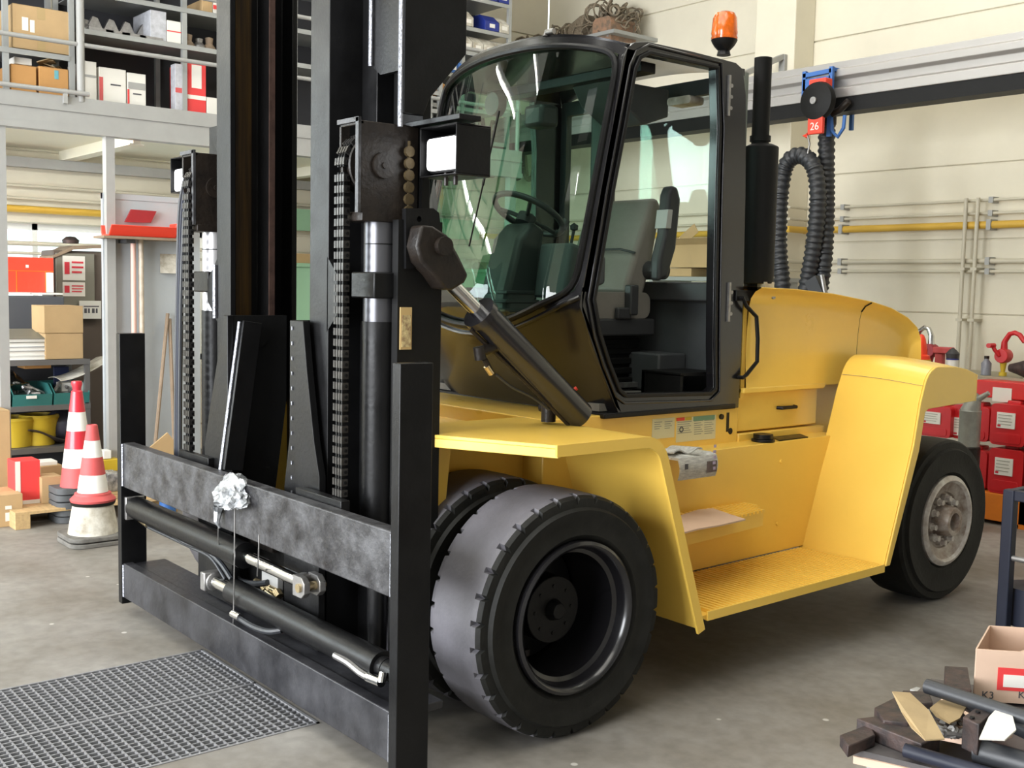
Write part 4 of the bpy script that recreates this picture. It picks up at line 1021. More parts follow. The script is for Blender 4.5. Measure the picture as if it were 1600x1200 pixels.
# far side of the cab
outF = [(p[0], p[1]) for p in outer]
inF = cs([(993, 110), (1000, 93), (1014, 86), (1119, 108), (1121, 200), (1118, 300), (1115, 455), (935, 455), (941, 400), (958, 300), (977, 200)])
XF = mx(CXs)
fs_ = part('cab_far_side', MB().prism([outF, inF], 'x', XF, XF+.05), BLKG, bevel=.01)
part('side_window', MB().prism([inF], 'x', XF+.02, XF+.025), GLASS, parent=fs_, smooth=0)
# windscreen shell: bulges forward, leans back, rounded corners
HWc = XC*-1+CXs    # half width
def yprof(z):
    if z < 1.68: return 3.405+(1.68-z)*(.27/.51)
    return 3.405+(z-1.68)*(.255/1.15)
def SF(t, z, off=0.0):
    b = .13*(1-abs(t)**2.6)
    return Vector((XC+t*HWc, yprof(z)+.025-b+off, z))
def zb(t): return 1.56+.20*(max(0, abs(t)-.10)/.90)**1.6
def zt(t): return 2.925-.10*abs(t)**2.2-.25*max(0, abs(t)-.93)
TG = .955
def surf(t0, t1, zlo, zhi, nu, nv, th, nm, mt, off=0.0, parent=cab, **k):
    mb = MB().grid(lambda u, v: (lambda t: SF(t, zlo(t)*(1-v)+zhi(t)*v, off))(t0+(t1-t0)*u), nu, nv, th, (0, 1, 0))
    return part(nm, mb, mt, parent=parent, **k)
surf(-TG, TG, zb, zt, 32, 26, 0, 'windscreen', GLASS, .012, smooth=80)
surf(-1, 1, lambda t: 1.172, lambda t: zb(t)+.0, 32, 14, .02, 'cab_front_panel', BLKG, smooth=60)
surf(-1, 1, lambda t: zt(t), lambda t: zt(t)+.045, 32, 2, .05, 'windscreen_header', BLKG, smooth=60)
for s_ in (-1, 1):
    surf(s_*TG, s_*1.0, lambda t: zb(t)-.02, lambda t: zt(t)+.04, 3, 22, .05, 'windscreen_pillar', BLKG, smooth=60)
# rounded seal around the glass
def sealpath():
    pts = []
    for k in range(41): t = -TG+2*TG*k/40; pts.append((t, zb(t)))
    for k in range(1, 26): pts.append((TG, zb(TG)+(zt(TG)-zb(TG))*k/25))
    for k in range(1, 41): t = TG-2*TG*k/40; pts.append((t, zt(t)))
    for k in range(1, 26): pts.append((-TG, zt(TG)-(zt(TG)-zb(TG))*k/25))
    # round off the corners
    for _ in range(4):
        q = pts[:]
        for i in range(len(pts)): q[i] = ((pts[i-1][0]+pts[i][0]*2+pts[(i+1) % len(pts)][0])/4, (pts[i-1][1]+pts[i][1]*2+pts[(i+1) % len(pts)][1])/4)
        pts = q
    return [SF(t, z, -.004) for t, z in pts]
sp = sealpath(); sp.append(sp[0])
part('windscreen_seal', MB().tube(sp, .017, 8, cap=False), BLK, parent=cab)
# ridge below the glass
rp = [SF(-1+2*k/40, zb(-1+2*k/40)-.045, -.006) for k in range(41)]
part('cab_ridge', MB().tube(rp, .012, 8), BLKG, parent=cab)
# roof
zr = 2.905
yr0, yr1 = yprof(2.9)+.02, 4.55
def RFn(u, v):
    s_ = -1+2*u; hw = HWc-.02
    y = yr0-.10*(1-abs(s_)**2.6)*(1-v)+(yr1-yr0)*v
    z = 2.862+.10*(1-abs(s_)**2.5)*(1-.25*v)+.02
    return (XC+s_*hw, y, z)
rf = part('cab_roof', MB().grid(RFn, 24, 10, .035, (0, 0, -1)), BLKG, smooth=60)
part('roof_bar', MB().bar((XC-.6, 3.95, 2.82), (XC+.6, 3.95, 2.82), .10, .05), BLK, parent=rf, bevel=.005)

a = P(1080, 155, 'y', 4.2)
part('cab_speaker', MB().prism([[(3.95, 2.80), (4.38, 2.80), (4.38, 2.66), (4.2, 2.60), (4.02, 2.70)]], 'x', XC+.05, XC+.34), CABG, parent=rf, bevel=.01)
part('cab_lamp', MB().prism([rr(XC+.40, XC+.56, 2.70, 2.74, .015)], 'y', 4.3, 4.4), WHTD, parent=rf)
# rear wall with window
rw = MB().prism([[(XF+.05, 1.17), (CXs-.05, 1.17), (CXs-.05, 2.86), (XF+.05, 2.86)], [(XF+.10, 1.80), (CXs-.075, 1.80), (CXs-.075, 2.78), (XF+.10, 2.78)]], 'y', 4.52, 4.56)
r_ = part('cab_rear_wall', rw, CABG, smooth=0)
part('rear_window', MB().box(XF+.10, CXs-.075, 4.545, 4.55, 1.80, 2.78), GLASSC, parent=r_, smooth=0)
part('rear_sill', MB().box(XF+.05, CXs-.055, 4.44, 4.52, 1.70, 1.80), PLAS, parent=r_, bevel=.01)
part('cab_sill', MB().box(XF-.01, CXs+.006, 3.60, 4.55, 1.150, 1.176), BLK, bevel=.006)
part('cab_floor', MB().box(XF+.05, CXs-.05, 3.62, 4.52, 1.18, 1.215), mat('floor_mat', (.20, .19, .17), .8, var=.3, vscale=15), smooth=0)
part('heater_box', MB().box(XC-.30, XC+.40, 4.30, 4.51, 1.22, 1.42), CABG, bevel=.01)
part('storage_tray', MB().box(CXs-.34, CXs-.07, 4.20, 4.22, 1.22, 1.33).box(CXs-.34, CXs-.07, 4.20, 4.50, 1.325, 1.34).box(CXs-.34, CXs-.32, 4.2, 4.5, 1.22, 1.33), BLKS, smooth=0)
# seat
SXc = XC-.02
se = part('driver_seat', MB().prism([rr(3.90, 4.40, 1.60, 1.74, .05)], 'x', SXc-.25, SXc+.25), SEAT, bevel=.03, seg=3, smooth=60)
def seatback(u, v):
    pass
bk = MB().prism([[(4.20, 1.74), (4.34, 1.70), (4.41, 1.90), (4.47, 2.20), (4.44, 2.25), (4.38, 2.24), (4.33, 2.10), (4.25, 1.88)]], 'x', SXc-.25, SXc+.25)
sb_ = part('backrest', bk, SEAT, parent=se, bevel=.035, seg=4, smooth=70)
part('seat_piping', MB().tube([(SXc+.252, 4.27, 1.95), (SXc+.15, 4.26, 1.97), (SXc-.15, 4.26, 1.97), (SXc-.252, 4.27, 1.95)], .006), PLAS, parent=se)
mb = MB()
ar = [(4.33, 1.80), (4.40, 1.82), (4.46, 1.98), (4.485, 2.24), (4.46, 2.30), (4.41, 2.31), (4.385, 2.26), (4.37, 2.05), (4.33, 1.92)]
part('armrest', MB().prism([ar], 'x', SXc+.30, SXc+.375), PLAS, parent=se, bevel=.02, seg=3)
part('armrest_band', MB().prism([[(4.365, 2.08), (4.405, 2.08), (4.415, 2.18), (4.378, 2.18)]], 'x', SXc+.297, SXc+.379), mat('light_grey_plastic', (.5, .5, .48), .5), parent=se, bevel=.003)
part('armrest_pivot', MB().cyl((SXc+.24, 4.38, 1.86), (SXc+.36, 4.38, 1.86), .05, n=18), PLAS, parent=se)
part('seat_base', MB().box(SXc-.24, SXc+.27, 3.92, 4.42, 1.51, 1.60), PLAS, parent=se, bevel=.01)
be = MB()
for k in range(5): be.box(SXc-.21+.006*k, SXc+.23-.006*k, 3.98, 4.38, 1.25+.052*k, 1.285+.052*k)
be.box(SXc-.19, SXc+.20, 4.0, 4.36, 1.24, 1.51)
part('seat_bellows', be, BLKS, parent=se, bevel=.008)
part('seat_rail', MB().box(SXc-.25, SXc+.26, 3.90, 3.93, 1.48, 1.51).box(SXc+.24, SXc+.27, 3.95, 4.4, 1.235, 1.26), STEEL, parent=se, smooth=0)
part('seat_buckle', MB().box(SXc+.26, SXc+.29, 4.12, 4.22, 1.60, 1.66).box(SXc+.25, SXc+.30, 4.20, 4.26, 1.62, 1.78), PLAS, parent=se, bevel=.008)
# steering column and wheel
wc = Vector((XC+.0, 3.72, 2.13)); ax = Vector((0, .50, .87)).normalized()
s0 = Vector((XC, 3.48, 1.22))
sc = MB().prism([[(3.58, 1.22), (3.72, 1.22), (3.70, 1.6), (3.72, 1.85), (3.75, 2.05), (3.66, 2.09), (3.57, 2.0), (3.50, 1.75), (3.48, 1.5)]], 'x', XC-.11, XC+.11)
sc_ = part('steering_column', sc, PLAS, bevel=.03, seg=3, smooth=60)
rib = MB()
for k in range(7): rib.box(XC-.114, XC+.114, 3.475+.003*k, 3.71, 1.45+.045*k, 1.468+.045*k)
part('column_bellows', rib, PLAS, parent=sc_, bevel=.004)
def ringpts(c, axis, r, n=36):
    a = axis.orthogonal().normalized(); b = axis.cross(a); return [c+a*(r*math.cos(2*PI*k/n))+b*(r*math.sin(2*PI*k/n)) for k in range(n+1)]
sw = MB().tube(ringpts(wc, ax, .19), .016, 10, cap=False)
wh = part('steering_wheel', sw, PLAS)
a_ = ax.orthogonal().normalized(); b_ = ax.cross(a_)
hubm = MB().cyl(wc-ax*.06, wc-ax*.01, .05, n=20)
for an in (30, 150, 270):
    d = a_*math.cos(math.radians(an))+b_*math.sin(math.radians(an)); hubm.tube([wc-ax*.03, wc+d*.10-ax*.01, wc+d*.19], .012, 8)
part('wheel_spokes', hubm, PLAS, parent=wh)
kn = wc+a_*.19; part('spinner_knob', MB().cyl(kn, kn+ax*.05, .02, n=12), PLAS, parent=wh)
part('instrument_panel', MB().prism([[(3.62, 1.70), (3.90, 1.78), (3.90, 1.92), (3.66, 1.98)]], 'x', XC+.16, XC+.40), CABG, bevel=.02)
part('control_lever', MB().tube([(XC+.22, 3.80, 1.9), (XC+.24, 3.82, 2.05)], .008).lathe([(0, 0), (.01, .02), (.03, .022), (.045, 0)], (XC+.24, 3.82, 2.04), 'z', 12), PLAS)
part('dash_post', MB().box(XC-.28, XC-.16, 4.40, 4.50, 1.8, 2.80), PLAS, bevel=.015)
part('papers_bag', MB().grid(lambda u, v: (XC-.10+.20*u, 3.455+.02*math.sin(9*u+5*v), 1.56+.30*v+.02*math.sin(14*u)), 14, 14), glassmat('clear_bag', (.80, .88, .88), 1.6, 1.6, .15), smooth=80)
part('wiper_arm', MB().bar(SF(.06, 2.62, -.03), SF(.05, 2.25, -.035), .012, .008).bar(SF(.05, 2.25, -.035), SF(.02, 1.95, -.03), .008, .006), BLK)
part('wiper_motor', MB().box(XC+.06, XC+.20, 3.62, 3.74, 2.55, 2.66), PLAS, bevel=.02)
part('cab_fan', MB().lathe([(0, 0), (0, .06), (.05, .065), (.06, .03), (.06, 0)], (XC-.30, 3.70, 2.72), 'y', 20), PLAS)
part('visor_bracket', MB().tube([SF(.35, zt(.35)+.05), SF(.35, zt(.35)+.07), SF(.42, zt(.42)+.075)], .014), STEEL)
# beacon
a = P(1131, 82, 'y', 4.40); BX, BY, BZ = a.x, 4.40, 2.93
z1 = P(1131, 66, 'y', 4.4).z; z2 = P(1131, 22, 'y', 4.4).z
bc = part('beacon_base', MB().lathe([(0, 0), (0, .035), (.02, .03), (.03, .02), (z1-BZ-.05, .022), (z1-BZ-.02, .05), (z1-BZ, .062), (z1-BZ+.01, .066), (z1-BZ+.012, 0)], (BX, BY, BZ), 'z', 24), BLK)
part('beacon_lens', MB().lathe([(0, .064), (.01, .066), (.012, .062), (.03, .066), (.05, .064), ((z2-z1)*.75, .060), ((z2-z1)*.92, .048), (z2-z1, .02), (z2-z1, 0)], (BX, BY, z1+.012), 'z', 28), AMB, parent=bc)
part('beacon_reflector', MB().cyl((BX, BY, z1+.05), (BX, BY, z1+.11), .03, n=12), STEEL, parent=bc)
# exhaust stack
ms = P(1187, 300, 'y', 4.86); mxx = ms.x
mf = part('muffler', MB().cyl((mxx, 4.86, 1.80), (mxx, 4.86, 2.53), .092, n=32).cyl((mxx, 4.86, 2.53), (mxx, 4.86, 2.545), .092, .06, n=32), BLKS, bevel=.004)
part('exhaust_pipe', MB().cyl((mxx-.01, 4.86, 2.54), (mxx-.01, 4.86, 3.0), .047, n=24), BLKS, parent=mf)
part('pipe_clamp', MB().cyl((mxx-.01, 4.86, 2.56), (mxx-.01, 4.86, 2.59), .056, n=24), BLKS, parent=mf)
part('muffler_foot', MB().box(mxx-.10, mxx-.05, 4.82, 4.90, 1.77, 1.81).box(mxx+.04, mxx+.09, 4.82, 4.9, 1.77, 1.81), WHTD, parent=mf, smooth=0)
part('muffler_stud', MB().cyl((mxx, 4.86, 1.75), (mxx, 4.86, 1.8), .045, n=14), BLKS, parent=mf)
part('exhaust_shield', MB().box(mxx-.10, mxx-.055, 4.70, 4.80, 1.85, 2.92), mat('shield_grey', (.30, .33, .28), .6), parent=mf, smooth=0)
# grab handle and door stay
a = [P(px, py, 'x', CXs+.03) for px, py in ((1161, 466), (1166, 478), (1182, 495), (1184, 530), (1183, 565), (1166, 586), (1161, 590))]
part('grab_handle', MB().tube([a[0]+Vector((-.04, 0, 0))]+a+[a[-1]+Vector((-.04, 0, 0))], .011, 8), BLK)
a = P(1160, 462, 'x', CXs+.01); b = P(1212, 461, 'x', CXs+.01)
stay = part('door_stay', MB().box(CXs+.002, CXs+.012, a.y-.05, b.y, a.z-.028, a.z+.028), BLK, bevel=.002)
part('stay_bolt', MB().cyl((CXs+.012, b.y-.04, a.z), (CXs+.03, b.y-.04, a.z), .016, n=12), STEEL, parent=stay)
# connector and red wire on the fender
a = P(857, 648, 'z', 1.205)
cn = part('cable_connector', MB().cyl(a+Vector((0, 0, -.03)), a+Vector((0, 0, .05)), .032, n=14).cyl(a+Vector((-.05, 0, .03)), a+Vector((.05, .02, .02)), .022, n=10), DIRTY)
part('red_wire', MB().tube([a+Vector((0, 0, .05)), a+Vector((.02, .02, .09)), a+Vector((.05, .05, .08)), a+Vector((.08, .09, .12))], .009), REDB, parent=cn)
hose([q3(775, 585), q3(800, 605), q3(830, 620), q3(858, 640)], .006, HOSE, 'sensor_cable')

# ================================================================= LOOSE THINGS
# crumpled film on the top bar
c = P(368, 768, 'y', 2.08)
bm = bmesh.new(); bmesh.ops.create_icosphere(bm, subdivisions=4, radius=1.0)
for v in bm.verts:
    n1 = noise.noise(v.co*2.6)*.35+abs(noise.noise(v.co*5.5+Vector((3, 1, 2))))*.30
    k = 1+n1
    v.co = Vector((v.co.x*.125*k, v.co.y*.062*k-.01, v.co.z*.055*k-.055*max(0, -v.co.y)-.03*abs(v.co.x)+.018))
fm = MB(); fm.v = [tuple(v.co+c+Vector((0, .0, .0))) for v in bm.verts]; fm.f = [[v.index for v in f.verts] for f in bm.faces]; fm.mi = [0]*len(fm.f); bm.free()
fo = one('plastic_film', fm, FOIL, 'crumpled clear plastic film draped over the top bar of the fork carriage', 'plastic film', smooth=25)
d = P(342, 800, 'y', 2.06)
obj('film_tail', MB().tube([d+Vector((0, 0, .03)), d+Vector((-.01, 0, 0)), d+Vector((0, -.01, -.04)), d+Vector((.008, 0, -.07))], [.028, .02, .014, .004], 7), FOIL, None, smooth=20)
ft = bpy.data.objects['film_tail']; ft.parent = fo; ft.matrix_parent_inverse = Matrix.Translation(-fo.location)

# newspaper on the step edge
p0 = P(1085, 722, 'x', -3.42)
nw = thing('newspaper', 'folded newspaper lying on the yellow tank beside the front fender', 'newspaper', (-3.5, 3.85, .98))
ya, yb = P(1060, 722, 'x', -3.40).y, P(1119, 722, 'x', -3.40).y
zt_ = P(1100, 704, 'x', -3.40).z; zb_ = P(1100, 742, 'x', -3.40).z
def NF(u, v):
    y = ya+(yb-ya)*u
    if v < .5: return (-3.62+.22*v*2, y, .982+.012*math.sin(u*7)+.01)
    q = (v-.5)*2; return (-3.40+.012*math.sin(q*3), y, .992-(.992-zb_)*q)
NEWS = mat('newsprint', (.62, .61, .56), .75, var=.45, vscale=60, dark=(.34, .33, .31), stretch=(1, .5, 2.5))
obj('sheet', MB().grid(NF, 10, 12, .012, (-.3, 0, -1)), NEWS, nw, smooth=50)
obj('sheet', MB().grid(lambda u, v: (-3.60+.17*v, ya+(yb-ya)*.75*u, .998+.012*math.sin(u*9)+.012*v), 10, 4, .006, (0, 0, 1)), NEWS, nw, smooth=50)
obj('dark_photo', MB().box(-3.388, -3.386, ya+(yb-ya)*.70, ya+(yb-ya)*.96, zb_+.012, .965), mat('newspaper_photo', (.16, .12, .11), .7, var=.5, vscale=25), nw, smooth=0)
hb_ = MB()
for k in range(5): hb_.box(-3.3862, -3.3845, ya+(yb-ya)*(.86-.015*(k % 2)), ya+(yb-ya)*.92, zb_+.022+.026*k, zb_+.036+.026*k)
obj('headline', hb_, mat('lilac_print', (.45, .36, .48), .7), nw, smooth=0, kind='stuff')
obj('headline_bar', MB().box(-3.388, -3.386, ya+(yb-ya)*.12, ya+(yb-ya)*.20, .94, .965), PRINT, nw, smooth=0)
# cardboard sheet on the upper step
x1_ = XC+1.06
one('cardboard_sheet', MB().prism([[(p.x, p.y) for p in [P(px, py, 'z', .692) for px, py in ((1060, 834), (1060, 806), (1091, 796), (1114, 794), (1140, 803), (1165, 811), (1125, 820), (1090, 826))]]], 'z', .685, .692), CARDP, 'pinkish brown cardboard sheet lying on the upper yellow step', 'cardboard')

# ---- traffic cones
def cone_profile(r0, r1, h): return [(0, r0), (h, r1)]
def cone(name, label, cx_, cy_, z, R0, R1, h, bands, basew, cols, basemat, top=True, nb=1, bh=.035):
    t = thing(name, label, 'traffic cone', (cx_, cy_, z))
    for k in range(nb):
        zz_ = z+k*bh*1.25
        L = rr(cx_-basew/2, cx_+basew/2, cy_-basew/2, cy_+basew/2, basew*.22, 4)
        obj('base', MB().prism([L], 'z', zz_, zz_+bh), basemat, t, bevel=.008)
    zb_ = z+nb*bh*1.25-bh*.25
    e = zb_
    tot = sum(bands)
    for k, q in enumerate(bands):
        a = (e-zb_)/h; e2 = e+h*q/tot; b = (e2-zb_)/h
        obj('collar_band', MB().lathe([(0, R0+(R1-R0)*a-.004), (0, R0+(R1-R0)*a), (e2-e, R0+(R1-R0)*b), (e2-e, R0+(R1-R0)*b-.004)], (cx_, cy_, e), 'z', 28), cols[k], t, smooth=60)
        e = e2
    if top: obj('tip', MB().lathe([(0, R1), (.0, R1*1.0), (.01, R1*.75), (.03, R1*.8), (.055, R1*1.0), (.075, R1*.9), (.075, 0)], (cx_, cy_, e), 'z', 20), cols[-1], t)
    else: obj('tip', MB().lathe([(0, R1), (.004, R1*.8), (-.02, R1*.75)], (cx_, cy_, e), 'z', 20), cols[-1], t)
    return t
cX = -7.10
c1 = P(118, 812, 'z', .03); c2 = P(146, 846, 'z', 0)
s = (c2-Vector((0, 0, 0))).length
# stack B: white dirty stump below, small striped cone on top
scB = (P(146, 846, 'z', 0)-Vector((0, 0, CAM_H))).dot(fw)/FPX      # metres per pixel there
bx0, by0 = c2.x, c2.y
cone('traffic_cone', 'dirty white worn-out cone at the bottom of the cone stack on the floor', bx0, by0, 0, 38*scB, 27*scB, 62*scB, (1.0, .28), 92*scB, (WHTD, PINK), mat('grimy_base', (.20, .19, .17), .7, var=.5, vscale=10), top=False, nb=2, bh=.03)
zB = .065+52*scB
cone('traffic_cone', 'small red and white striped cone resting on top of the dirty white cone', bx0+.0, by0, zB, 25*scB, 8*scB, 118*scB, (.55, 1.05, 1.05, 1.0, .9), 1, (PINK, WHT, PINK, WHT, PINK), PINK, top=False, nb=0)
obj('rim_flange', MB().lathe([(0, 20*scB), (0, 33*scB), (.015, 34*scB), (.045, 27*scB), (.05, 24*scB)], (bx0, by0, zB-.01), 'z', 32), PINK, bpy.data.objects['traffic_cone.001'])
obj('rubber_edge', MB().lathe([(-.018, 26*scB), (-.022, 32*scB), (0, 34*scB), (0, 20*scB)], (bx0, by0, zB-.01), 'z', 32), RUB, bpy.data.objects['traffic_cone.001'])
scA = (Vector((c1.x, c1.y, 0))-Vector((0, 0, CAM_H))).dot(fw)/FPX
ax0, ay0 = c1.x-.12, c1.y+.06
bs = thing('cone_base_stack', 'stack of dark grey rubber cone feet on the floor under the taller striped cone', 'cone bases', (ax0-.02, ay0, 0))
for k in range(5):
    o_ = .012*((k*7) % 3-1); r_ = 33*scA
    obj('rubber_foot', MB().prism([rr(ax0-.05-r_+o_, ax0-.05+r_+o_, ay0-r_-.02, ay0+r_-.02, r_*.45, 5)], 'z', .002+k*.052, .002+k*.052+.045), mat('grey_rubber_%s' % 'abcde'[k], (.09, .095, .10), .7) if k == 0 else bpy.data.materials['grey_rubber_a'], bs, bevel=.015)
cone('traffic_cone', 'taller red and white striped cone standing on the grey rubber feet', ax0, ay0, .262, 27*scA, 8.5*scA, 150*scA, (1.15, 1.1, 1.05, 1.1, 1.2), 1, (REDB if False else PINK, WHT, mat('cone_red', (.62, .03, .05), .35, coat=.4), WHT, bpy.data.materials.get('cone_red') or PINK), PINK, top=True, nb=0)

# ---- left: shelf with bins, furniture, panel
SX = -9.35
yL = P(-10, 600, 'x', SX).y; yR = P(141, 600, 'x', SX).y
zs = [P(70, v, 'x', SX).z for v in (563, 634, 700)]
sh = thing('workbench_shelf', 'dark grey metal shelf unit at the left edge carrying books, bins and parts', 'shelf', (SX-.25, (yL+yR)/2, 0))
for k, z in enumerate(zs+[.12]):
    obj('shelf_board', MB().box(SX-.5, SX, yL-.6, yR, z-.035, z).box(SX-.004, SX+.006, yL-.6, yR, z-.04, z+.004), mat('bench_steel', (.15, .145, .14), .5, .3) if k == 0 else bpy.data.materials['bench_steel'], sh, smooth=0)
for y in (yR-.04, yL-.6):
    for xx in (SX, SX-.46): obj('upright', MB().box(xx-.04, xx, y, y+.04, 0, zs[0]-.03), bpy.data.materials['bench_steel'], sh, smooth=0)
obj('back_panel', MB().box(SX-.52, SX-.51, yL-.6, yR, 0, zs[0]), DARKB, sh, smooth=0)
def L3(px, py, x=SX-.02): return P(px, py, 'x', x)
def lbox(name, label, cat, l, t, r, b, d, mt, x=SX-.02, floor=None, bevel=.004, group=None, marks=()):
    a = L3(l, (t+b)/2, x); c = L3(r, (t+b)/2, x); T_ = L3((l+r)/2, t, x).z; B_ = floor if floor is not None else L3((l+r)/2, b, x).z
    if not marks: return one(name, MB().box(x-d, x, a.y, c.y, B_, T_), mt, label, cat, group, bevel=bevel)
    root = thing(name, label, cat, (x-d/2, (a.y+c.y)/2, B_), group)
    obj('body', MB().box(x-d, x, a.y, c.y, B_, T_), mt, root, bevel=bevel)
    for (u0, u1, v0, v1, mm, nm) in marks:
        obj(nm, MB().box(x, x+.003, a.y+(c.y-a.y)*u0, a.y+(c.y-a.y)*u1, B_+(T_-B_)*v0, B_+(T_-B_)*v1), mm, root, smooth=0)
    return root
# books
zf = zs[0]+.005
for k, (l, t, r, b, mt, lb) in enumerate(((0, 553, 79, 561, WHT, 'white paper pad at the bottom of the catalogue stack'), (3, 545, 80, 553, CARDW, 'thick white catalogue, second from the bottom of the stack'), (6, 538, 79, 545, mat('grey_cover', (.34, .35, .38), .5), 'grey covered catalogue in the middle of the stack'), (2, 531, 79, 538, WHT, 'white ring binder below the topmost catalogue'), (8, 524, 80, 531, mat('olive_cover', (.16, .16, .13), .5), 'olive covered catalogue with red patch on top of the stack'))):
    a = L3(l, 545); c = L3(r, 545); z0 = zf+.0355*(k); h = .0345
    root = thing('catalogue', lb, 'book', (SX-.2, (a.y+c.y)/2, z0))
    obj('cover', MB().box(SX-.36, SX-.03-.008*(k % 2), a.y, c.y, z0, z0+.003).box(SX-.36, SX-.03-.008*(k % 2), a.y, c.y, z0+h-.004, z0+h).box(SX-.36, SX-.355, a.y, c.y, z0, z0+h), mt, root, smooth=0)
    obj('pages', MB().box(SX-.355, SX-.04-.008*(k % 2), a.y+.004, c.y-.004, z0+.003, z0+h-.004), PAPER, root, smooth=0)
    if k == 4: root.rotation_euler = (0, .20, 0); root.location.z += .03
    if k == 4: obj('red_patch', MB().box(SX-.33, SX-.07, a.y+(c.y-a.y)*.45, c.y-.02, z0+h, z0+h+.002), mat('salmon', (.72, .20, .13), .5), root, smooth=0)
b0 = carton('square brown cardboard box at the bottom of the pair on the left bench', SX-.02, 71, 521, 130, 560, .34, CARD, floor=zf)
zt0 = L3(100, 521).z
carton('square brown cardboard box on top of the pair on the left bench', SX-.02, 69, 478, 130, 520, .34, CARD, floor=zt0+.002)
# bins
def teal(l, r, lab_, tilt=False):
    a = L3(l, 615, SX-.0); c = L3(r, 615, SX-.0); z = zs[1]+.004; h = .17; x = SX-.0; d = .38; t = .006
    root = thing('parts_bin', lab_, 'bin', (x-d/2, (a.y+c.y)/2, z))
    m_ = MB().box(x-d, x, a.y, c.y, z, z+t).prism([[(x-d, z+t), (x, z+t), (x+.02, z+.095), (x-.10, z+h), (x-d, z+h)]], 'y', a.y, a.y+t).prism([[(x-d, z+t), (x, z+t), (x+.02, z+.095), (x-.10, z+h), (x-d, z+h)]], 'y', c.y-t, c.y)
    m_.prism([[(x-t, z+t), (x, z+t), (x+.02, z+.095), (x+.02-t, z+.095)]], 'y', a.y+t, c.y-t).box(x-d, x-d+t, a.y+t, c.y-t, z+t, z+h)
    obj('bin_body', m_, GREENT, root, smooth=0)
    if tilt: pass
    else: obj('bin_label', MB().box(x+.016, x+.021, (a.y+c.y)/2-.05, (a.y+c.y)/2+.03, z+.06, z+.085), PAPER, root, smooth=0)
    mb = MB(); rnd = random.Random(l)
    for k in range(22):
        p = Vector((x-.06-rnd.random()*.26, a.y+.04+rnd.random()*(c.y-a.y-.08), z+.03+rnd.random()*.12)); q = Vector((rnd.uniform(-.05, .05), rnd.uniform(-.05, .05), rnd.uniform(-.02, .04)))
        mb.cyl(p-q, p+q, rnd.choice((.008, .014, .02)), n=6)
    obj('loose_fittings', mb, STEEL if l < 100 and l > 10 else SCRAP, root, smooth=0, kind='stuff')
    return root
teal(-40, 16, 'teal green parts bin cut off by the left edge of the photo')
teal(19, 81, 'teal green parts bin full of loose metal fittings, middle of the three')
teal(84, 139, 'teal green parts bin nearest the cones, with sloping side', True)
mb = MB().grid(lambda u, v: (SX-.10-.25*v, L3(2+48*u, 600).y, zs[1]+.18+.10*math.sin(PI*u)*math.sin(PI*v)+.02*noise.noise(Vector((u*6, v*6, 1)))), 16, 10, .01, (0, 0, -1))
one('plastic_bag', mb, glassmat('milky_bag', (.62, .62, .62), 1.6, 2.0, .2), 'grey shiny plastic bag of parts lying over the teal bins', 'bag')
a = L3(118, 590); mb = MB().grid(lambda u, v: (SX-.35+.34*v, a.y-.12+.40*u, zs[1]+.20+.16*u**1.6+.02*math.sin(v*3)), 10, 6, .008, (0, 0, -1))
one('rolled_catalogue', mb, WHTD, 'curling open brochure sticking out over the end bin', 'brochure')
lbox('card_carton', 'small cream carton with pale lid standing in the end bin', 'box', 96, 598, 132, 612, .14, CARDW, x=SX-.12, floor=zs[1]+.09, marks=((.5, .54, 0, 1, REDC, 'stripe'),))
lbox('dark_folder', 'dark blue folder standing behind the brochure on the bin shelf', 'folder', 84, 573, 108, 600, .02, mat('navy_folder', (.02, .03, .09), .5), x=SX-.33, floor=zs[1]+.005)
lbox('letter_tray', 'low brown letter tray hanging under the top board of the left bench', 'tray', 38, 567, 80, 576, .2, CARDO, x=SX-.15)
# lower shelf
c = L3(33, 672); one('yellow_tub', MB().lathe([(0, 0), (0, .14), (.20, .17), (.22, .18), (.24, .17), (.24, .15), (.05, .12)], (SX-.24, c.y, zs[2]+.003), 'z', 24), YELP, 'yellow plastic tub on the low shelf, left of the other yellow tub', 'tub')
c = L3(70, 672); one('yellow_tub', MB().lathe([(0, 0), (0, .12), (.21, .15), (.23, .16), (.25, .15), (.25, .13), (.05, .10)], (SX-.24, c.y+.02, zs[2]+.003), 'z', 24), YELP, 'yellow plastic tub on the low shelf, right of the other yellow tub', 'tub')
c = L3(103, 670); one('grey_ball_float', MB().lathe([(.001, 0), (.012, .05), (.04, .10), (.09, .14), (.14, .15), (.19, .14), (.24, .10), (.27, .05), (.28, 0)], (SX-.28, c.y+.04, zs[2]), 'z', 24), mat('dark_shell', (.06, .06, .09), .35), 'dark rounded shell at the right of the low shelf behind the cones', 'shell')
c = L3(80, 676); one('curved_scrap', MB().grid(lambda u, v: (SX-.08-.12*v, c.y-.16+.30*u, zs[2]+.10+.05*math.cos(u*3)-.04*v), 12, 4, .01, (0, 0, -1)), SCRAP, 'curved rusty brown sheet lying at the front of the low shelf', 'metal sheet')
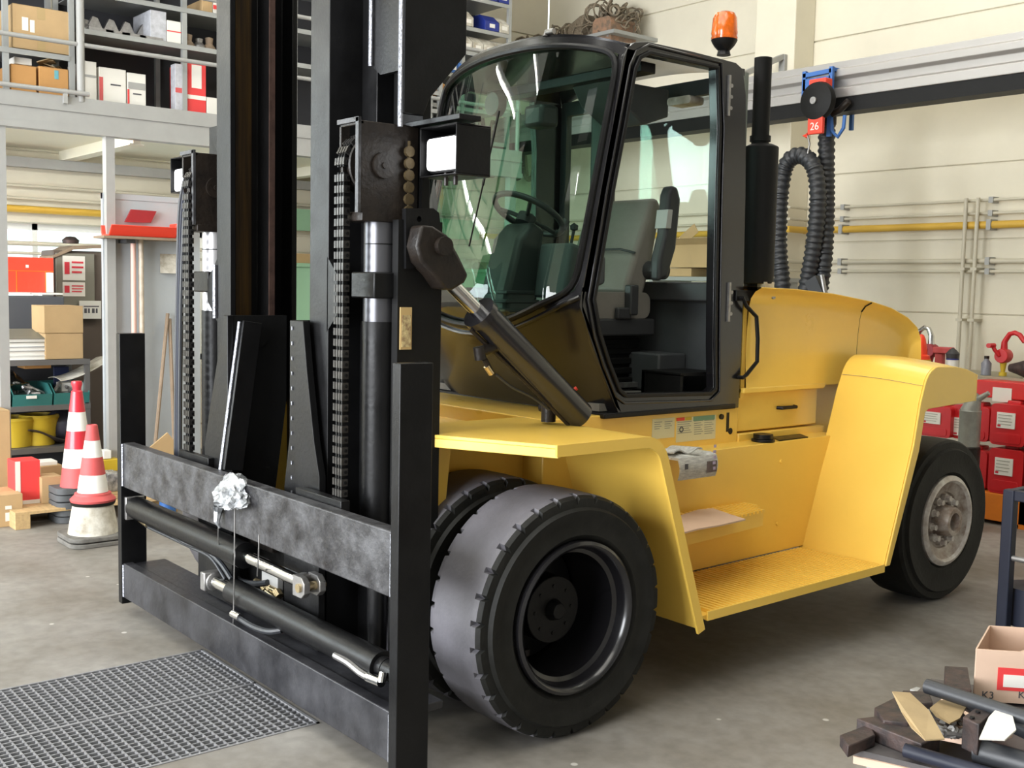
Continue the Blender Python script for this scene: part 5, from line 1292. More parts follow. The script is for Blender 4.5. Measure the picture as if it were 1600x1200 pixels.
# desk and cupboard behind
DX = -9.92
lbox('grey_cabinet', 'plain dark grey cabinet side behind the catalogue stack', 'cabinet', -30, 463, 101, 566, .5, mat('slate_cabinet', (.075, .078, .088), .5), x=DX, floor=0, bevel=.006)
a = P(0, 461, 'x', DX); zc = a.z
for k, (l, r, lb) in enumerate(((-5, 48, 'cream paper sheets on the grey cabinet top, left pile'), (50, 99, 'white paper sheets on the grey cabinet top, right pile'))):
    ya_, yb_ = P(l, 460, 'x', DX).y, P(r, 460, 'x', DX).y
    one('paper_sheets', MB().box(DX-.3, DX-.01, ya_, yb_, zc+.008, zc+.022), PAPER, lb, 'papers')
q = P(45, 430, 'x', DX-.12)
rc = lbox('red_tool_cabinet', 'bright red tool chest with drawers on the grey cabinet by the window', 'tool chest', 8, 402, 84, 460, .3, REDB, x=DX-.12, floor=zc+.025, marks=((.0, 1, .60, .615, ORG, 'drawer_gap'), (.22, .235, .0, .6, ORG, 'drawer_gap'), (.82, .835, .0, .6, ORG, 'drawer_gap'), (.42, .48, .70, .78, PAPER, 'badge')))
lbox('white_folder', 'white folder standing between the red chest and the brown cupboard', 'folder', 76, 426, 84, 459, .2, WHT, x=DX-.05, floor=zc+.025)
BX_ = -10.44
lbox('brown_cupboard', 'dark brown cupboard carrying notices next to the pale panel', 'cupboard', 84, 392, 166, 560, .35, mat('dark_brown_board', (.10, .075, .06), .6), x=BX_, floor=0, bevel=.01)
lbox('cupboard_frame', 'olive grey board leaning on the cupboard with two notices', 'board', 88, 396, 148, 492, .02, mat('olive_board', (.20, .19, .15), .5), x=BX_+.03)
for k, (t, b, lb) in enumerate(((400, 438, 'white notice with red lettering, upper one on the olive board'), (441, 463, 'white notice with red lettering, lower one on the olive board'))):
    n_ = lbox('notice', lb, 'notice', 98, t, 133, b, .003, PAPER, x=BX_+.034, bevel=0, marks=((.08, .3, .25, .75, PRINTR, 'red_mark'), (.4, .92, .70, .78, PRINTR, 'red_line'), (.4, .92, .50, .58, PRINTR, 'red_line'), (.4, .85, .30, .38, PRINTR, 'red_line')))
a = P(155, 383, 'x', BX_); b = P(80, 400, 'x', BX_)
one('roof_sheet', MB().prism([[(b.y, b.z), (P(113, 383, 'x', BX_).y, P(113, 384, 'x', BX_).z), (a.y, a.z), (a.y, a.z-.03), (P(113, 383, 'x', BX_).y, P(113, 390, 'x', BX_).z), (b.y, b.z-.02)]], 'x', BX_-.35, BX_+.05), WOODD, 'brown board lying across the top of the cupboard', 'board')
c = P(116, 380, 'x', BX_); one('cap', MB().lathe([(0, 0), (0, .07), (.03, .075), (.06, .04), (.065, 0)], (BX_-.1, c.y, c.z-.0), 'z', 16), SCRAP, 'dark rounded cap lying on the brown board over the cupboard', 'cap')
sg_ = lbox('sign_card', 'white card sign with dark lettering on the cupboard front', 'sign', 124, 470, 158, 498, .006, PAPER, x=BX_+.06, bevel=0, marks=((.2, .9, .66, .72, PRINT, 'print_line'),))
yy = (P(124, 484, 'x', BX_+.06).y+P(158, 484, 'x', BX_+.06).y)/2
text('lettering', 'PKW', .07, (BX_+.064, yy+.02, P(140, 484, 'x', BX_+.06).z-.02), (0, 1, 0), (0, 0, 1), PRINT, sg_) if False else None
mb = MB()
for k in range(5): mb.box(BX_+.0605, BX_+.064, yy-.09+.035*k, yy-.075+.035*k+.008*(k % 2), P(140, 489, 'x', BX_+.06).z, P(140, 482, 'x', BX_+.06).z)
obj('print_line', mb, PRINT, sg_, smooth=0, kind='stuff')

# pale panel with broom handles and red trays
PX = -9.06
a, b_, c, d = P(160, 297, 'x', PX), P(312, 312, 'x', PX), P(158, 700, 'x', PX), P(312, 312, 'x', PX)
pn = one('partition_panel', MB().box(PX-.04, PX, a.y, b_.y, 0.02, a.z-.02).box(PX-.045, PX+.006, a.y, b_.y, a.z-.065, a.z-.02), PANELG, 'pale grey partition panel standing under the mezzanine behind the mast', 'panel')
q = P(220, 375, 'x', PX)
bh = thing('broom_rack', 'narrow dark ledge fixed to the pale panel, carrying red trays', 'rack', (PX+.10, q.y, q.z))
a = P(154, 368, 'x', PX+.12); b = P(290, 368, 'x', PX+.12)
obj('ledge', MB().box(PX+.001, PX+.24, a.y, b.y, a.z-.02, a.z), WOODD, bh, smooth=0)
obj('bracket', MB().box(PX+.001, PX+.18, P(192, 370, 'x', PX+.1).y, P(206, 370, 'x', PX+.1).y, a.z-.05, a.z-.021), PLAS, bh, smooth=0)
zt_ = a.z+.002
e1 = P(166, 355, 'x', PX+.14); e2 = P(270, 355, 'x', PX+.14)
one('red_tray', MB().prism([[(PX+.03, zt_), (PX+.20, zt_), (PX+.26, zt_+.085), (PX+.25, zt_+.085), (PX+.19, zt_+.012), (PX+.04, zt_+.012), (PX+.02, zt_+.085), (PX+.01, zt_+.085)]], 'y', e1.y, e2.y), REDB, 'long bright red plastic tray on the ledge of the pale panel', 'tray', bevel=.006)
e3 = P(262, 350, 'x', PX+.1); e4 = P(283, 350, 'x', PX+.1)
one('red_block', MB().prism([[(PX+.06, zt_+.012), (PX+.18, zt_+.012), (PX+.2, zt_+.12), (PX+.05, zt_+.12)]], 'y', e2.y+.004, e2.y+.12), REDB, 'small bright red block at the mast end of the red tray', 'block', bevel=.01)
fl_ = [P(195, 347, 'x', PX+.05), P(205, 327, 'x', PX+.05), P(245, 330, 'x', PX+.05), P(236, 348, 'x', PX+.05)]
one('red_dustpan', MB().prism([[(p.y, p.z) for p in fl_]], 'x', PX+.03, PX+.05), mat('dark_red', (.28, .02, .025), .45), 'dark red folded panel standing in the red tray', 'panel', bevel=.002)
for px, lb, mt in ((209, 'pinkish broom handle hanging under the ledge, left one of two', mat('pink_handle', (.72, .45, .38), .5)), (221, 'pale wooden broom handle hanging under the ledge, right one of two', mat('pale_handle', (.70, .60, .48), .5, var=.4, vscale=9))):
    t0 = P(px-1, 374, 'x', PX+.09); t1 = P(px+3, 690, 'x', PX+.12)
    mb = MB().cyl(t0, (t0.x+.02, t1.y, .06), .021, n=12)
    root = one('broom', mb, mt, lb, 'broom')
    o = obj('broom_head', MB().box(t0.x-.04, t0.x+.08, t1.y-.16, t1.y+.16, .0, .065), WOODD, None, bevel=.004); o.parent = root; o.matrix_parent_inverse = Matrix.Translation(-root.location)
for (x0, y0, x1, y1, lb) in ((262, 490, 243, 690, 'thin weathered stick leaning against the pale panel, left one'), (265, 498, 272, 690, 'weathered wooden pole leaning against the pale panel, right one')):
    t0 = P(x0, y0, 'x', PX+.05); t1 = P(x1, y1, 'x', PX+.30); u_ = (t1-t0).normalized(); t1 = t0+u_*((t0.z-.01)/-u_.z)
    one('wooden_pole', MB().cyl(t0, t1, .016, n=8), WOODD, lb, 'pole')
c = P(262, 410, 'x', PX+.02)
one('paper_note', MB().grid(lambda u, v: (PX+.006+.05*(1-v)*u, c.y-.06+.14*u, c.z-.09+.16*v), 6, 6, .003, (1, 0, 0)), WHTD, 'torn note curling off the pale panel near the chain', 'note')
# cardboard behind the bar
Q = -8.3
a = P(250, 700, 'x', Q)
one('cardboard_flap', MB().prism([[(P(px, py, 'x', Q).y, P(px, py, 'x', Q).z) for px, py in ((228, 705), (262, 676), (276, 693), (276, 740), (236, 740))]], 'x', Q-.02, Q).box(Q-.25, Q-.02, P(232, 720, 'x', Q).y, P(276, 720, 'x', Q).y, 0, P(250, 706, 'x', Q).z), CARD, 'brown cardboard box with raised flap behind the carriage top bar', 'box')
one('blue_can', MB().cyl((Q+.3, P(262, 800, 'x', Q+.3).y, 0), (Q+.3, P(262, 800, 'x', Q+.3).y, P(262, 775, 'x', Q+.3).z), .06, n=16), BLUE, 'small blue can on the floor behind the carriage, between bar and cylinder', 'can', bevel=.004)
# floor clutter on the pallet
pl_y0, pl_y1 = P(33, 800, 'z', .12).y, 3.05
pal = thing('wooden_pallet', 'pine pallet on the floor behind the traffic cones', 'pallet', (-8.55, 2.7, 0))
for k in range(7): obj('plank', MB().box(-9.2+.165*k, -9.2+.165*k+.14, 2.18, 3.35, .10, .122), WOOD, pal, smooth=0, bevel=.002)
for y in (2.18, 2.72, 3.25): obj('stringer', MB().box(-9.2, -8.07, y, y+.10, 0.0, .10), WOOD, pal, smooth=0, bevel=.002)
zp = .123
def pbox(name, label, cat, l, t, r, b, d, mt, x, marks=(), floor=zp, bevel=.004, cartn=False):
    return lbox(name, label, cat, l, t, r, b, d, mt, x=x, floor=floor, marks=marks, bevel=bevel) if not cartn else carton(label, x, l, t, r, b, d, mt, floor=floor, marks=marks)
pbox('card_box', 'bright red box with a white end on the pallet behind the cones', 'box', 24, 720, 63, 775, .20, REDC, -8.35, marks=((0, .20, 0, 1, CARDW, 'white_side'), (.2, 1, 0, .09, CARDW, 'white_base')))
pbox('', 'small brown cardboard box on the pallet right of the red box', 'box', 65, 745, 97, 777, .18, CARD, -8.30, cartn=True)
pbox('', 'brown cardboard box behind the small one on the pallet', 'box', 63, 728, 98, 760, .2, CARD, -8.62, cartn=True)
pbox('white_packet', 'flat white packet on the rear cardboard box of the pallet', 'packet', 62, 721, 90, 728, .15, WHT, -8.65, floor=P(80, 728, 'x', -8.65).z+.004)
pbox('yellow_crate', 'yellow crate on the pallet right behind the stacked cones', 'crate', 160, 718, 187, 745, .3, YELP, -8.9, floor=zp, marks=((.0, 1, .45, .5, WOODD, 'rib'),))
pbox('white_roll', 'small white roll standing on the yellow crate', 'roll', 162, 704, 174, 717, .1, WHT, -8.92, floor=P(172, 718, 'x', -8.9).z+.003)
pbox('grey_bundle', 'pale grey bundle on the pallet under the yellow crate front', 'bundle', 168, 740, 190, 778, .2, FOIL, -8.5)
pbox('', 'tall brown cardboard box at the left edge of the photo', 'box', -25, 642, 17, 800, .3, CARD, -8.75, floor=0, cartn=True)
pbox('', 'low open brown cardboard box with two white labels at the lower left edge', 'box', -20, 774, 36, 822, .35, CARD, -8.22, floor=0, cartn=True, marks=((.50, .93, .18, .45, PAPER), (.5, .68, .55, .66, PAPER)))

# ---- junk shelf behind the cab roof
JY = 8.9
a = P(806, 62, 'y', JY); b = P(965, 34, 'y', JY)
jk = thing('wall_shelf', 'high wall shelf behind the cab roof heaped with old belts and netting', 'shelf', ((a.x+b.x)/2, JY+.2, a.z-.1))
obj('shelf_board', MB().box(a.x-.4, b.x+.05, JY-.1, WB-.001, a.z-.22, a.z-.18), SHELF, jk, smooth=0)
for x in (a.x-.3, (a.x+b.x)/2, b.x-.1): obj('shelf_bracket', MB().bar((x, WB-.002, a.z-.6), (x, JY-.05, a.z-.22), .03, .03), SHELF, jk, smooth=0)
rnd = random.Random(3)
J = mat('tangled_belts', (.28, .22, .15), .8, var=.6, vscale=20, dark=(.08, .07, .05))
heap = MB()
for k in range(230):
    u = rnd.random(); x = a.x-.3+(b.x-a.x+.3)*u; zt2 = a.z-.17+.10+.38*u**2*(.6+.4*math.sin(u*17))
    x = max(x, -10.8); p = Vector((x, JY+rnd.random()*.45, a.z-.16+rnd.random()*(zt2-a.z+.17)))
    r = rnd.uniform(.04, .11); n_ = Vector((rnd.uniform(-1, 1), rnd.uniform(-1, 1), rnd.uniform(-1, 1))).normalized()
    heap.tube(ringpts(p, n_, r, 10), rnd.choice((.007, .01, .014)), 5, cap=False)
one('belt_heap', heap, J, 'heap of tangled brown belts and netting on the high wall shelf', 'belts', kind='stuff', smooth=60)
cc = P(906, 34, 'y', JY)
one('old_basket', MB().prism([[(cc.x-.35, cc.z-.15), (cc.x+.02, cc.z-.15), (cc.x+.10, cc.z+.07), (cc.x+.02, cc.z+.06), (cc.x-.25, cc.z-.05)]], 'y', JY-.02, JY+.25), mat('woven_brown', (.24, .19, .13), .8, var=.6, vscale=60), 'dark woven basket lid tilted on the belt heap', 'basket', bevel=.01)
cc = P(945, 42, 'y', JY)
one('carpet_roll', MB().prism([rr(cc.x-.15, cc.x+.15, cc.z-.22, cc.z+.10, .07)], 'y', JY-.05, JY+.35), mat('old_carpet', (.36, .20, .12), .9, var=.6, vscale=18, dark=(.14, .11, .08)), 'reddish brown carpet roll at the right end of the high wall shelf', 'roll', bevel=.01)
# hoses and belts hanging on the wall seen through the screen
for k in range(9):
    x = -10.55+.34*k; z = 3.0+.08*math.sin(k*2.1); h = .5+.15*((k*5) % 3)
    y = 7.55+.2*k; z += .85; q_ = WL+.10+.012*(k % 2)
    cpt = [(q_, y, z), (q_, y-.09, z-h*.5), (q_, y-.04, z-h), (q_, y+.06, z-h*.95), (q_, y+.10, z-h*.45), (q_, y, z)]
    o = obj('hanging_belt', MB(), J) if False else None
    sm = []
    pts = [Vector(p) for p in cpt]
    for i in range(len(pts)-1):
        for t in range(5): sm.append(pts[i].lerp(pts[i+1], t/5)+Vector((0, 0, -.02*math.sin(PI*t/5))))
    sm.append(pts[-1])
    one('hanging_belt', MB().tube(sm, .022+.006*(k % 3), 7), [HOSE, SCRAP, J][k % 3], ['first', 'second', 'third', 'fourth', 'fifth', 'sixth', 'seventh', 'eighth', 'ninth'][k]+' looped belt from the left, hung on the corner wall, seen through the cab screen', 'belt', 'belts hung in a row on the wall')
lbox2 = MB().box(-10.95, -10.6, 7.9, 8.3, 3.2, 3.6)
# green bench and boxes on it behind the cab
gb = thing('green_workbench', 'pale green bench cabinet along the left wall seen through the cab glass', 'workbench', (-10.6, 6.8, 0))
GRN = mat('pale_green_paint', (.30, .52, .34), .5)
obj('bench_front', MB().box(-10.30, -10.26, 5.3, 8.3, .15, 1.92), GRN, gb, smooth=0)
obj('bench_top', MB().box(-10.9, -10.24, 5.28, 8.32, 1.92, 1.96), GRN, gb, smooth=0, bevel=.005)
obj('upper_panel', MB().box(-10.86, -10.80, 5.3, 8.3, 2.32, 2.55), GRN, gb, smooth=0)
for y in (5.35, 6.8, 8.25): obj('bench_leg', MB().box(-10.86, -10.31, y-.04, y+.04, 0, 2.3 if False else 1.92), GREYP, gb, smooth=0)
rnd = random.Random(5)
for k, x in enumerate((-10.4, -9.95, -9.5, -9.05, -8.6)):
    carton(['first', 'second', 'middle', 'fourth', 'last'][k]+' small carton from the left on the green workbench', 0, 0, 0, 1, 1, 1, CARD) if False else None
    one('flat_carton', MB().box(-10.7, -10.4+.05*(k % 2), 5.5+.52*k, 5.9+.52*k, 1.962, 1.962+(.10, .17, .13, .2, .12)[k]), (CARD, CARDO, WOODD, CARD, WHTD)[k], ['first', 'second', 'middle', 'fourth', 'last'][k]+' carton from the left on the pale green workbench', 'carton', bevel=.004)
# boxes seen through the cab rear window
def wallbox(lbl, l, t, r, b, y, d, mt, floor=None):
    A = P(l, (t+b)/2, 'y', y); B = P(r, (t+b)/2, 'y', y); z1 = P((l+r)/2, t, 'y', y).z; z0 = P((l+r)/2, b, 'y', y).z
    root = thing('cardboard_box', lbl, 'box', ((A.x+B.x)/2, y+d/2, z0))
    obj('carton_body', MB().box(A.x, B.x, y, y+d, z0, z1), mt, root, bevel=.004)
    if d < .45: return z0
    obj('flap', MB().bar((A.x, y+d/2, z1), (A.x-.06, y+d/2, z1+.09), d, .005, (0, 1, 0)).bar((B.x, y+d/2, z1), (B.x+.07, y+d/2, z1+.08), d, .005, (0, 1, 0)), mt, root, smooth=0)
    obj('flap', MB().bar(((A.x+B.x)/2, y, z1), ((A.x+B.x)/2, y-.09, z1+.06), B.x-A.x, .005), mt, root, smooth=0)
    return z0
zlo = 0; zlo = wallbox('flat brown cardboard box under the open one, seen through the cab rear window', 1044, 419, 1080, 432, 8.62, .4, CARD)
zb2 = wallbox('open brown cardboard box seen through the cab rear window', 1041, 382, 1112, 418, 8.6, .5, CARD)
a = P(1030, 432, 'y', 8.6); b = P(1150, 432, 'y', 8.6)
zsh = min(zlo, zb2)-.003
sf = thing('wall_shelf', 'cream wall shelf behind the cab rear window carrying cardboard boxes', 'shelf', (-7.5, 9.0, 0))
obj('shelf_board', MB().box(P(1020, 430, 'y', 8.6).x, P(1200, 430, 'y', 8.6).x, 8.5, 9.1, zsh-.04, zsh-.001), SHELF, sf, smooth=0)
for x in (P(1025, 430, 'y', 8.6).x, P(1190, 430, 'y', 8.6).x): obj('upright', MB().box(x, x+.05, 8.5, 9.1, 0, zsh-.04), SHELF, sf, smooth=0)

# ---- right: jerry can rack
JX = 8.3
def Y3(px, py, y=JX): return P(px, py, 'y', y)
ob = thing('orange_pallet_rack', 'orange steel base frame under the red cans against the back wall', 'rack', (-3.6, JX+.3, 0))
a = Y3(1400, 772); b = Y3(1680, 772); zo = Y3(1560, 772).z; z1_ = Y3(1560, 815).z
obj('front_beam', MB().box(a.x, b.x, JX, JX+.05, max(.03, z1_), zo), ORG, ob, smooth=0, bevel=.006)
obj('deck', MB().box(a.x, b.x, JX+.05, JX+.9, zo-.05, zo), ORG, ob, smooth=0)
for px in (1405, 1592): obj('foot', MB().box(Y3(px, 800).x, Y3(px, 800).x+.06, JX, JX+.05, 0, zo-.001).box(Y3(px, 800).x, Y3(px, 800).x+.06, JX+.8, JX+.85, 0, zo-.05), ORG, ob, smooth=0)
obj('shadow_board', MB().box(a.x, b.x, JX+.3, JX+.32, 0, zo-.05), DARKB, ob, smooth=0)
def jerry(name, label, l, t, r, b, y=JX+.02, d=.28, floor=None, lab_=(.2, .72, .42, .80), mt=RED, group=None):
    A = Y3(l, (t+b)/2, y); B = Y3(r, (t+b)/2, y); z1 = Y3((l+r)/2, t, y).z; z0 = Y3((l+r)/2, b, y).z if floor is None else floor
    root = thing(name, label, 'canister', ((A.x+B.x)/2, y+d/2, z0), group)
    w_ = B.x-A.x; h = z1-z0
    obj('can_body', MB().prism([rr(A.x, B.x, z0, z1, min(w_, h)*.13)], 'y', y, y+d), mt, root, bevel=.02, seg=3)
    obj('can_rib', MB().prism([rr(A.x+.03, B.x-.03, z0+h*.06, z0+h*.30, .02)], 'y', y-.006, y+.002), mt, root, bevel=.004)
    obj('handle', MB().box(A.x+w_*.3, B.x-w_*.3, y+d*.3, y+d*.7, z1-.01, z1+.025), mt, root, bevel=.01)
    u0, u1, v0, v1 = lab_
    obj('can_label', MB().box(A.x+w_*u0, A.x+w_*u1, y-.010, y-.001, z0+h*v0, z0+h*v1), PAPER, root, smooth=0)
    m_ = MB()
    for k in range(4): m_.box(A.x+w_*(u0+.04), A.x+w_*(u1-.08-.03*(k % 2)), y-.0118, y-.0102, z0+h*(v1-.07-.075*k), z0+h*(v1-.055-.075*k))
    obj('print_line', m_, INK, root, smooth=0); obj('red_mark', MB().box(A.x+w_*(u0+.03), A.x+w_*(u0+.12), y-.0120, y-.0102, z0+h*(v0+.03), z0+h*(v0+.08)), PRINTR, root, smooth=0)
    return z1
zA = jerry('red_canister', 'red plastic canister at the bottom right, standing on the orange base beside the tyre', 1544, 702, 1598, 770, floor=zo+.002)
jerry('red_canister', 'red plastic canister at the right edge of the photo on the orange base', 1601, 705, 1655, 770, floor=zo+.002, d=.28)
zB_ = jerry('red_canister', 'red plastic canister with label, middle of the right-hand pile', 1547, 632, 1602, 700, floor=zA+.028)
jerry('red_canister', 'red plastic canister cut by the right edge, middle row', 1604, 634, 1658, 700, floor=zA+.028)
jerry('red_canister', 'red plastic canister half hidden behind the rear tyre, bottom row', 1487, 702, 1541, 770, floor=zo+.002, y=JX+.06)
jerry('red_canister', 'red plastic canister with cream label directly behind the grey spout can', 1487, 634, 1545, 700, floor=zA+.028, y=JX+.08, lab_=(.05, .62, .1, .62))
jerry('red_canister', 'red plastic canister with white label just under the yellow rear fender', 1430, 634, 1485, 700, floor=zA+.028, y=JX+.02)
jerry('red_canister', 'red plastic canister hidden low behind the rear tyre, left end', 1430, 702, 1485, 770, floor=zo+.002, y=JX+.02)
# big red cabinet on top
A = Y3(1523, 600, JX+.12); B = Y3(1660, 600, JX+.12); zt4 = Y3(1560, 596, JX+.12).z
cb_ = thing('red_cabinet', 'flat red steel cabinet with a white label, behind and above the canisters', 'cabinet', ((A.x+B.x)/2, JX+.4, zB_+.03))
obj('cabinet_body', MB().box(A.x, B.x, JX+.12, JX+.75, zB_+.03, zt4), mat('glossy_red_steel', (.62, .02, .02), .35), cb_, bevel=.008)
obj('can_label', MB().box(Y3(1550, 617, JX+.11).x, Y3(1580, 617, JX+.11).x, JX+.115, JX+.12, Y3(1565, 628, JX+.11).z, Y3(1565, 606, JX+.11).z), PAPER, cb_, smooth=0)
A2 = Y3(1395, 600, JX+.5).x
obj('top_board', MB().box(A2-.6, B.x, JX+.3, JX+.95, zt4+.001, zt4+.02), mat('olive_shelf', (.34, .31, .22), .6), cb_, smooth=0)
# spout can (grey)
SY = 7.98
c = P(1515, 670, 'y', SY); zz0 = P(1515, 697, 'y', SY).z; zz1 = P(1515, 643, 'y', SY).z; rr_ = (P(1538, 670, 'y', SY).x-P(1493, 670, 'y', SY).x)*.5*.68
sp_ = thing('measuring_jug', 'galvanised grey jug with a long slanted spout behind the rear tyre', 'jug', (c.x, SY, zz0))
obj('jug_body', MB().lathe([(0, 0), (0, rr_), (zz1-zz0, rr_*1.0), (zz1-zz0+.006, rr_*1.03), (zz1-zz0+.012, rr_)], (c.x, SY, zz0), 'z', 28), mat('galvanised', (.40, .41, .38), .45, .5, var=.25, vscale=14), sp_)
tip = P(1545, 614, 'y', SY)
obj('jug_spout', MB().tube([(c.x, SY, zz1), (c.x+.02, SY, zz1+.07), (c.x+.055, SY, zz1+.12), P(1527, 625, 'y', SY), tip], [rr_*.98, rr_*.72, rr_*.42, .026, .016], 20), bpy.data.materials['galvanised'], sp_)
drum_b = MB().cyl((c.x, SY, 0), (c.x, SY, zz0-.002), .085, n=24)
one('grease_drum', drum_b, DIRTY, 'dark drum on the floor carrying the galvanised jug', 'drum', bevel=.006)
# things on top board
def pump(label, px_, top, bot, col, y=JX+.45, s=1.0, chrome=False):
    c = P(px_, bot, 'y', y); z0 = zt4+.022; t_ = P(px_, top, 'y', y).z; H_ = t_-z0
    root = thing('hand_pump', label, 'pump', (c.x, y, z0))
    R_ = H_*.155
    bz = z0+H_*.46
    obj('pump_body', MB().lathe([(-.05, 0), (-.05, R_), (-.03, R_*1.08), (.03, R_*1.08), (.05, R_), (.05, 0)], (c.x, y, bz), 'y', 28), col, root, bevel=.003)
    obj('pump_neck', MB().cyl((c.x, y, z0+.02), (c.x, y, bz-R_*.7), R_*.26, R_*.55, n=16).cyl((c.x, y, z0), (c.x, y, z0+.03), .03, n=16), YELP if not chrome else col, root)
    obj('pump_spout', MB().tube([(c.x, y, bz+R_*.6), (c.x+.0, y, bz+R_*2.0), (c.x+.01, y, t_-.06), (c.x+.04, y, t_-.012), (c.x+.08, y, t_), (c.x+.12, y, t_-.015), (c.x+.165, y, t_-.07)] if not chrome else [(c.x, y, bz+R_*.6), (c.x, y, t_-.07), (c.x-.03, y, t_-.01), (c.x-.07, y, t_), (c.x-.11, y, t_-.03), (c.x-.13, y, t_-.09)], [R_*.55, .024, .021, .02, .02, .02, .02][:7 if not chrome else 6], 12), CHROME if chrome else col, root)
    obj('pump_crank', MB().tube([(c.x-R_*.2, y-.05, bz), (c.x-R_*.8, y-.07, bz+R_*.9), (c.x-R_*1.1, y-.07, bz+R_*1.5)], .016).cyl((c.x-R_*1.1, y-.14, bz+R_*1.5), (c.x-R_*1.1, y-.05, bz+R_*1.5), .02, n=10), col, root)
pump('crimson rotary hand pump with curved spout on the rack board, right of the bottle', 1566, 519, 596, RED)
pump('crimson hand pump with a chrome hooked spout behind the yellow hood', 1452, 512, 590, mat('crimson_iron', (.30, .02, .03), .45), y=JX+.5, chrome=True)
c = P(1540, 590, 'y', JX+.4)
bt = thing('plastic_bottle', 'slim grey translucent bottle standing on the rack board', 'bottle', (c.x, JX+.4, zt4+.022))
h_ = P(1540, 556, 'y', JX+.4).z-zt4-.022
obj('bottle_body', MB().lathe([(0, 0), (0, .040), (h_*.62, .040), (h_*.80, .018), (h_*.86, .018), (h_*.86, 0)], (c.x, JX+.4, zt4+.022), 'z', 20), mat('smoky_plastic', (.22, .23, .27), .25), bt)
obj('bottle_cap', MB().cyl((c.x, JX+.4, zt4+.022+h_*.86), (c.x, JX+.4, zt4+.022+h_), .020, n=14), DIRTY, bt)
c = P(1592, 592, 'y', JX+.4)
one('black_motor', MB().lathe([(-.10, 0), (-.10, .03), (-.03, .05), (.04, .075), (.10, .05), (.10, 0)], (c.x+.02, JX+.4, zt4+.095), 'x', 14), SCRAP, 'dark dirty electric part on the rack board at the right edge', 'motor part')
c = P(1472, 548, 'y', JX+.45)
one('red_gun', MB().box(c.x-.05, c.x+.02, JX+.42, JX+.48, zt4+.022, P(1470, 552, 'y', JX+.45).z).box(c.x-.06, c.x+.09, JX+.40, JX+.50, P(1470, 552, 'y', JX+.45).z, P(1470, 542, 'y', JX+.45).z), PINK, 'faded red tool stand on the rack board behind the fender', 'tool', bevel=.01)
c = P(1488, 565, 'y', JX+.4)
wbt = thing('white_can', 'small white can with blue rim on the rack board behind the fender', 'can', (c.x, JX+.4, zt4+.022)); hh_ = P(1488, 562, 'y', JX+.4).z-zt4-.022
obj('can_body', MB().cyl((c.x, JX+.4, zt4+.022), (c.x, JX+.4, zt4+.022+hh_), .05, n=18), WHT, wbt); obj('can_rim', MB().cyl((c.x, JX+.4, zt4+.022+hh_), (c.x, JX+.4, zt4+.032+hh_), .052, n=18), BLUB, wbt)
obj('black_cap', MB().lathe([(0, 0), (0, .05), (.04, .055), (.07, .03), (.09, 0)], (c.x, JX+.4, zt4+.033+hh_), 'z', 14), PLAS, wbt)
c = P(1438, 560, 'y', JX+.2)
sc2 = .0058
lt = thing('warning_lamp', 'bright orange-red cone shaped lamp with yellow base behind the hood end', 'lamp', (c.x, JX+.2, zt4+.022)); zq = P(1438, 565, 'y', JX+.35).z
obj('lamp_base', MB().cyl((c.x, JX+.2, zt4+.022), (c.x, JX+.2, zq+.03), .085, n=24), YELP, lt, bevel=.006)
obj('lamp_dome', MB().lathe([(0, .08), (.03, .075), (.04, .055), (.10, .05), (.17, .035), (.20, .02), (.21, 0)], (c.x, JX+.2, zq+.03), 'z', 24), mat('plain_red_dome', (.9, .06, .02), .3), lt)  # dome has its own plain red, no emission

# ---- right foreground: slate cart, cardboard box, scrap tray
CYv = 5.2
a = P(1578, 766, 'y', CYv); b = P(1566, 1000, 'y', CYv)
ct = thing('steel_trolley', 'slate blue steel trolley frame at the right edge of the photo', 'trolley', (a.x+.4, CYv+.2, 0))
xl = a.x
obj('frame_post', MB().box(xl-.035, xl+.02, CYv, CYv+.055, 0, a.z), BLUEG, ct, bevel=.006)
obj('frame_post', MB().box(xl-.025, xl+.02, CYv+.45, CYv+.495, 0, a.z), BLUEG, ct, bevel=.006)
obj('frame_post', MB().box(xl+.8, xl+.845, CYv, CYv+.045, 0, a.z), BLUEG, ct, bevel=.006)
obj('top_rail', MB().box(xl+.02, xl+.8, CYv, CYv+.045, a.z-.05, a.z), BLUEG, ct, bevel=.006)
obj('top_rail', MB().box(xl-.025, xl+.02, CYv+.045, CYv+.45, a.z-.05, a.z), BLUEG, ct, bevel=.006)
z = P(1590, 873, 'y', CYv+.03).z
obj('cross_rod', MB().cyl((xl+.02, CYv+.025, z), (xl+.8, CYv+.025, z), .014, n=12), STEEL, ct)
zs_ = P(1590, 985, 'y', CYv+.03).z
obj('trolley_shelf', MB().box(xl+.021, xl+.79, CYv+.05, CYv+.45, zs_-.02, zs_), BLUEG, ct, smooth=0)
c = P(1600, 940, 'y', CYv+.2)
one('steel_drum', MB().lathe([(0, 0), (0, .13), (P(1595, 912, 'y', CYv+.2).z-zs_, .13), (P(1595, 912, 'y', CYv+.2).z-zs_+.01, 0)], (c.x+.05, CYv+.2, zs_+.002), 'z', 24), BLUEG, 'dark oily can on the slate trolley shelf', 'can')
obj('red_lid', MB().lathe([(0, 0), (0, .10), (.025, .105), (.03, 0)], (c.x+.05, CYv+.2, P(1595, 908, 'y', CYv+.2).z+.016), 'z', 24), REDB, bpy.data.objects['steel_drum'])
# table under the scrap
TZ = .44
tb_ = [P(1318, 1165, 'z', TZ), P(1640, 1290, 'z', TZ)]
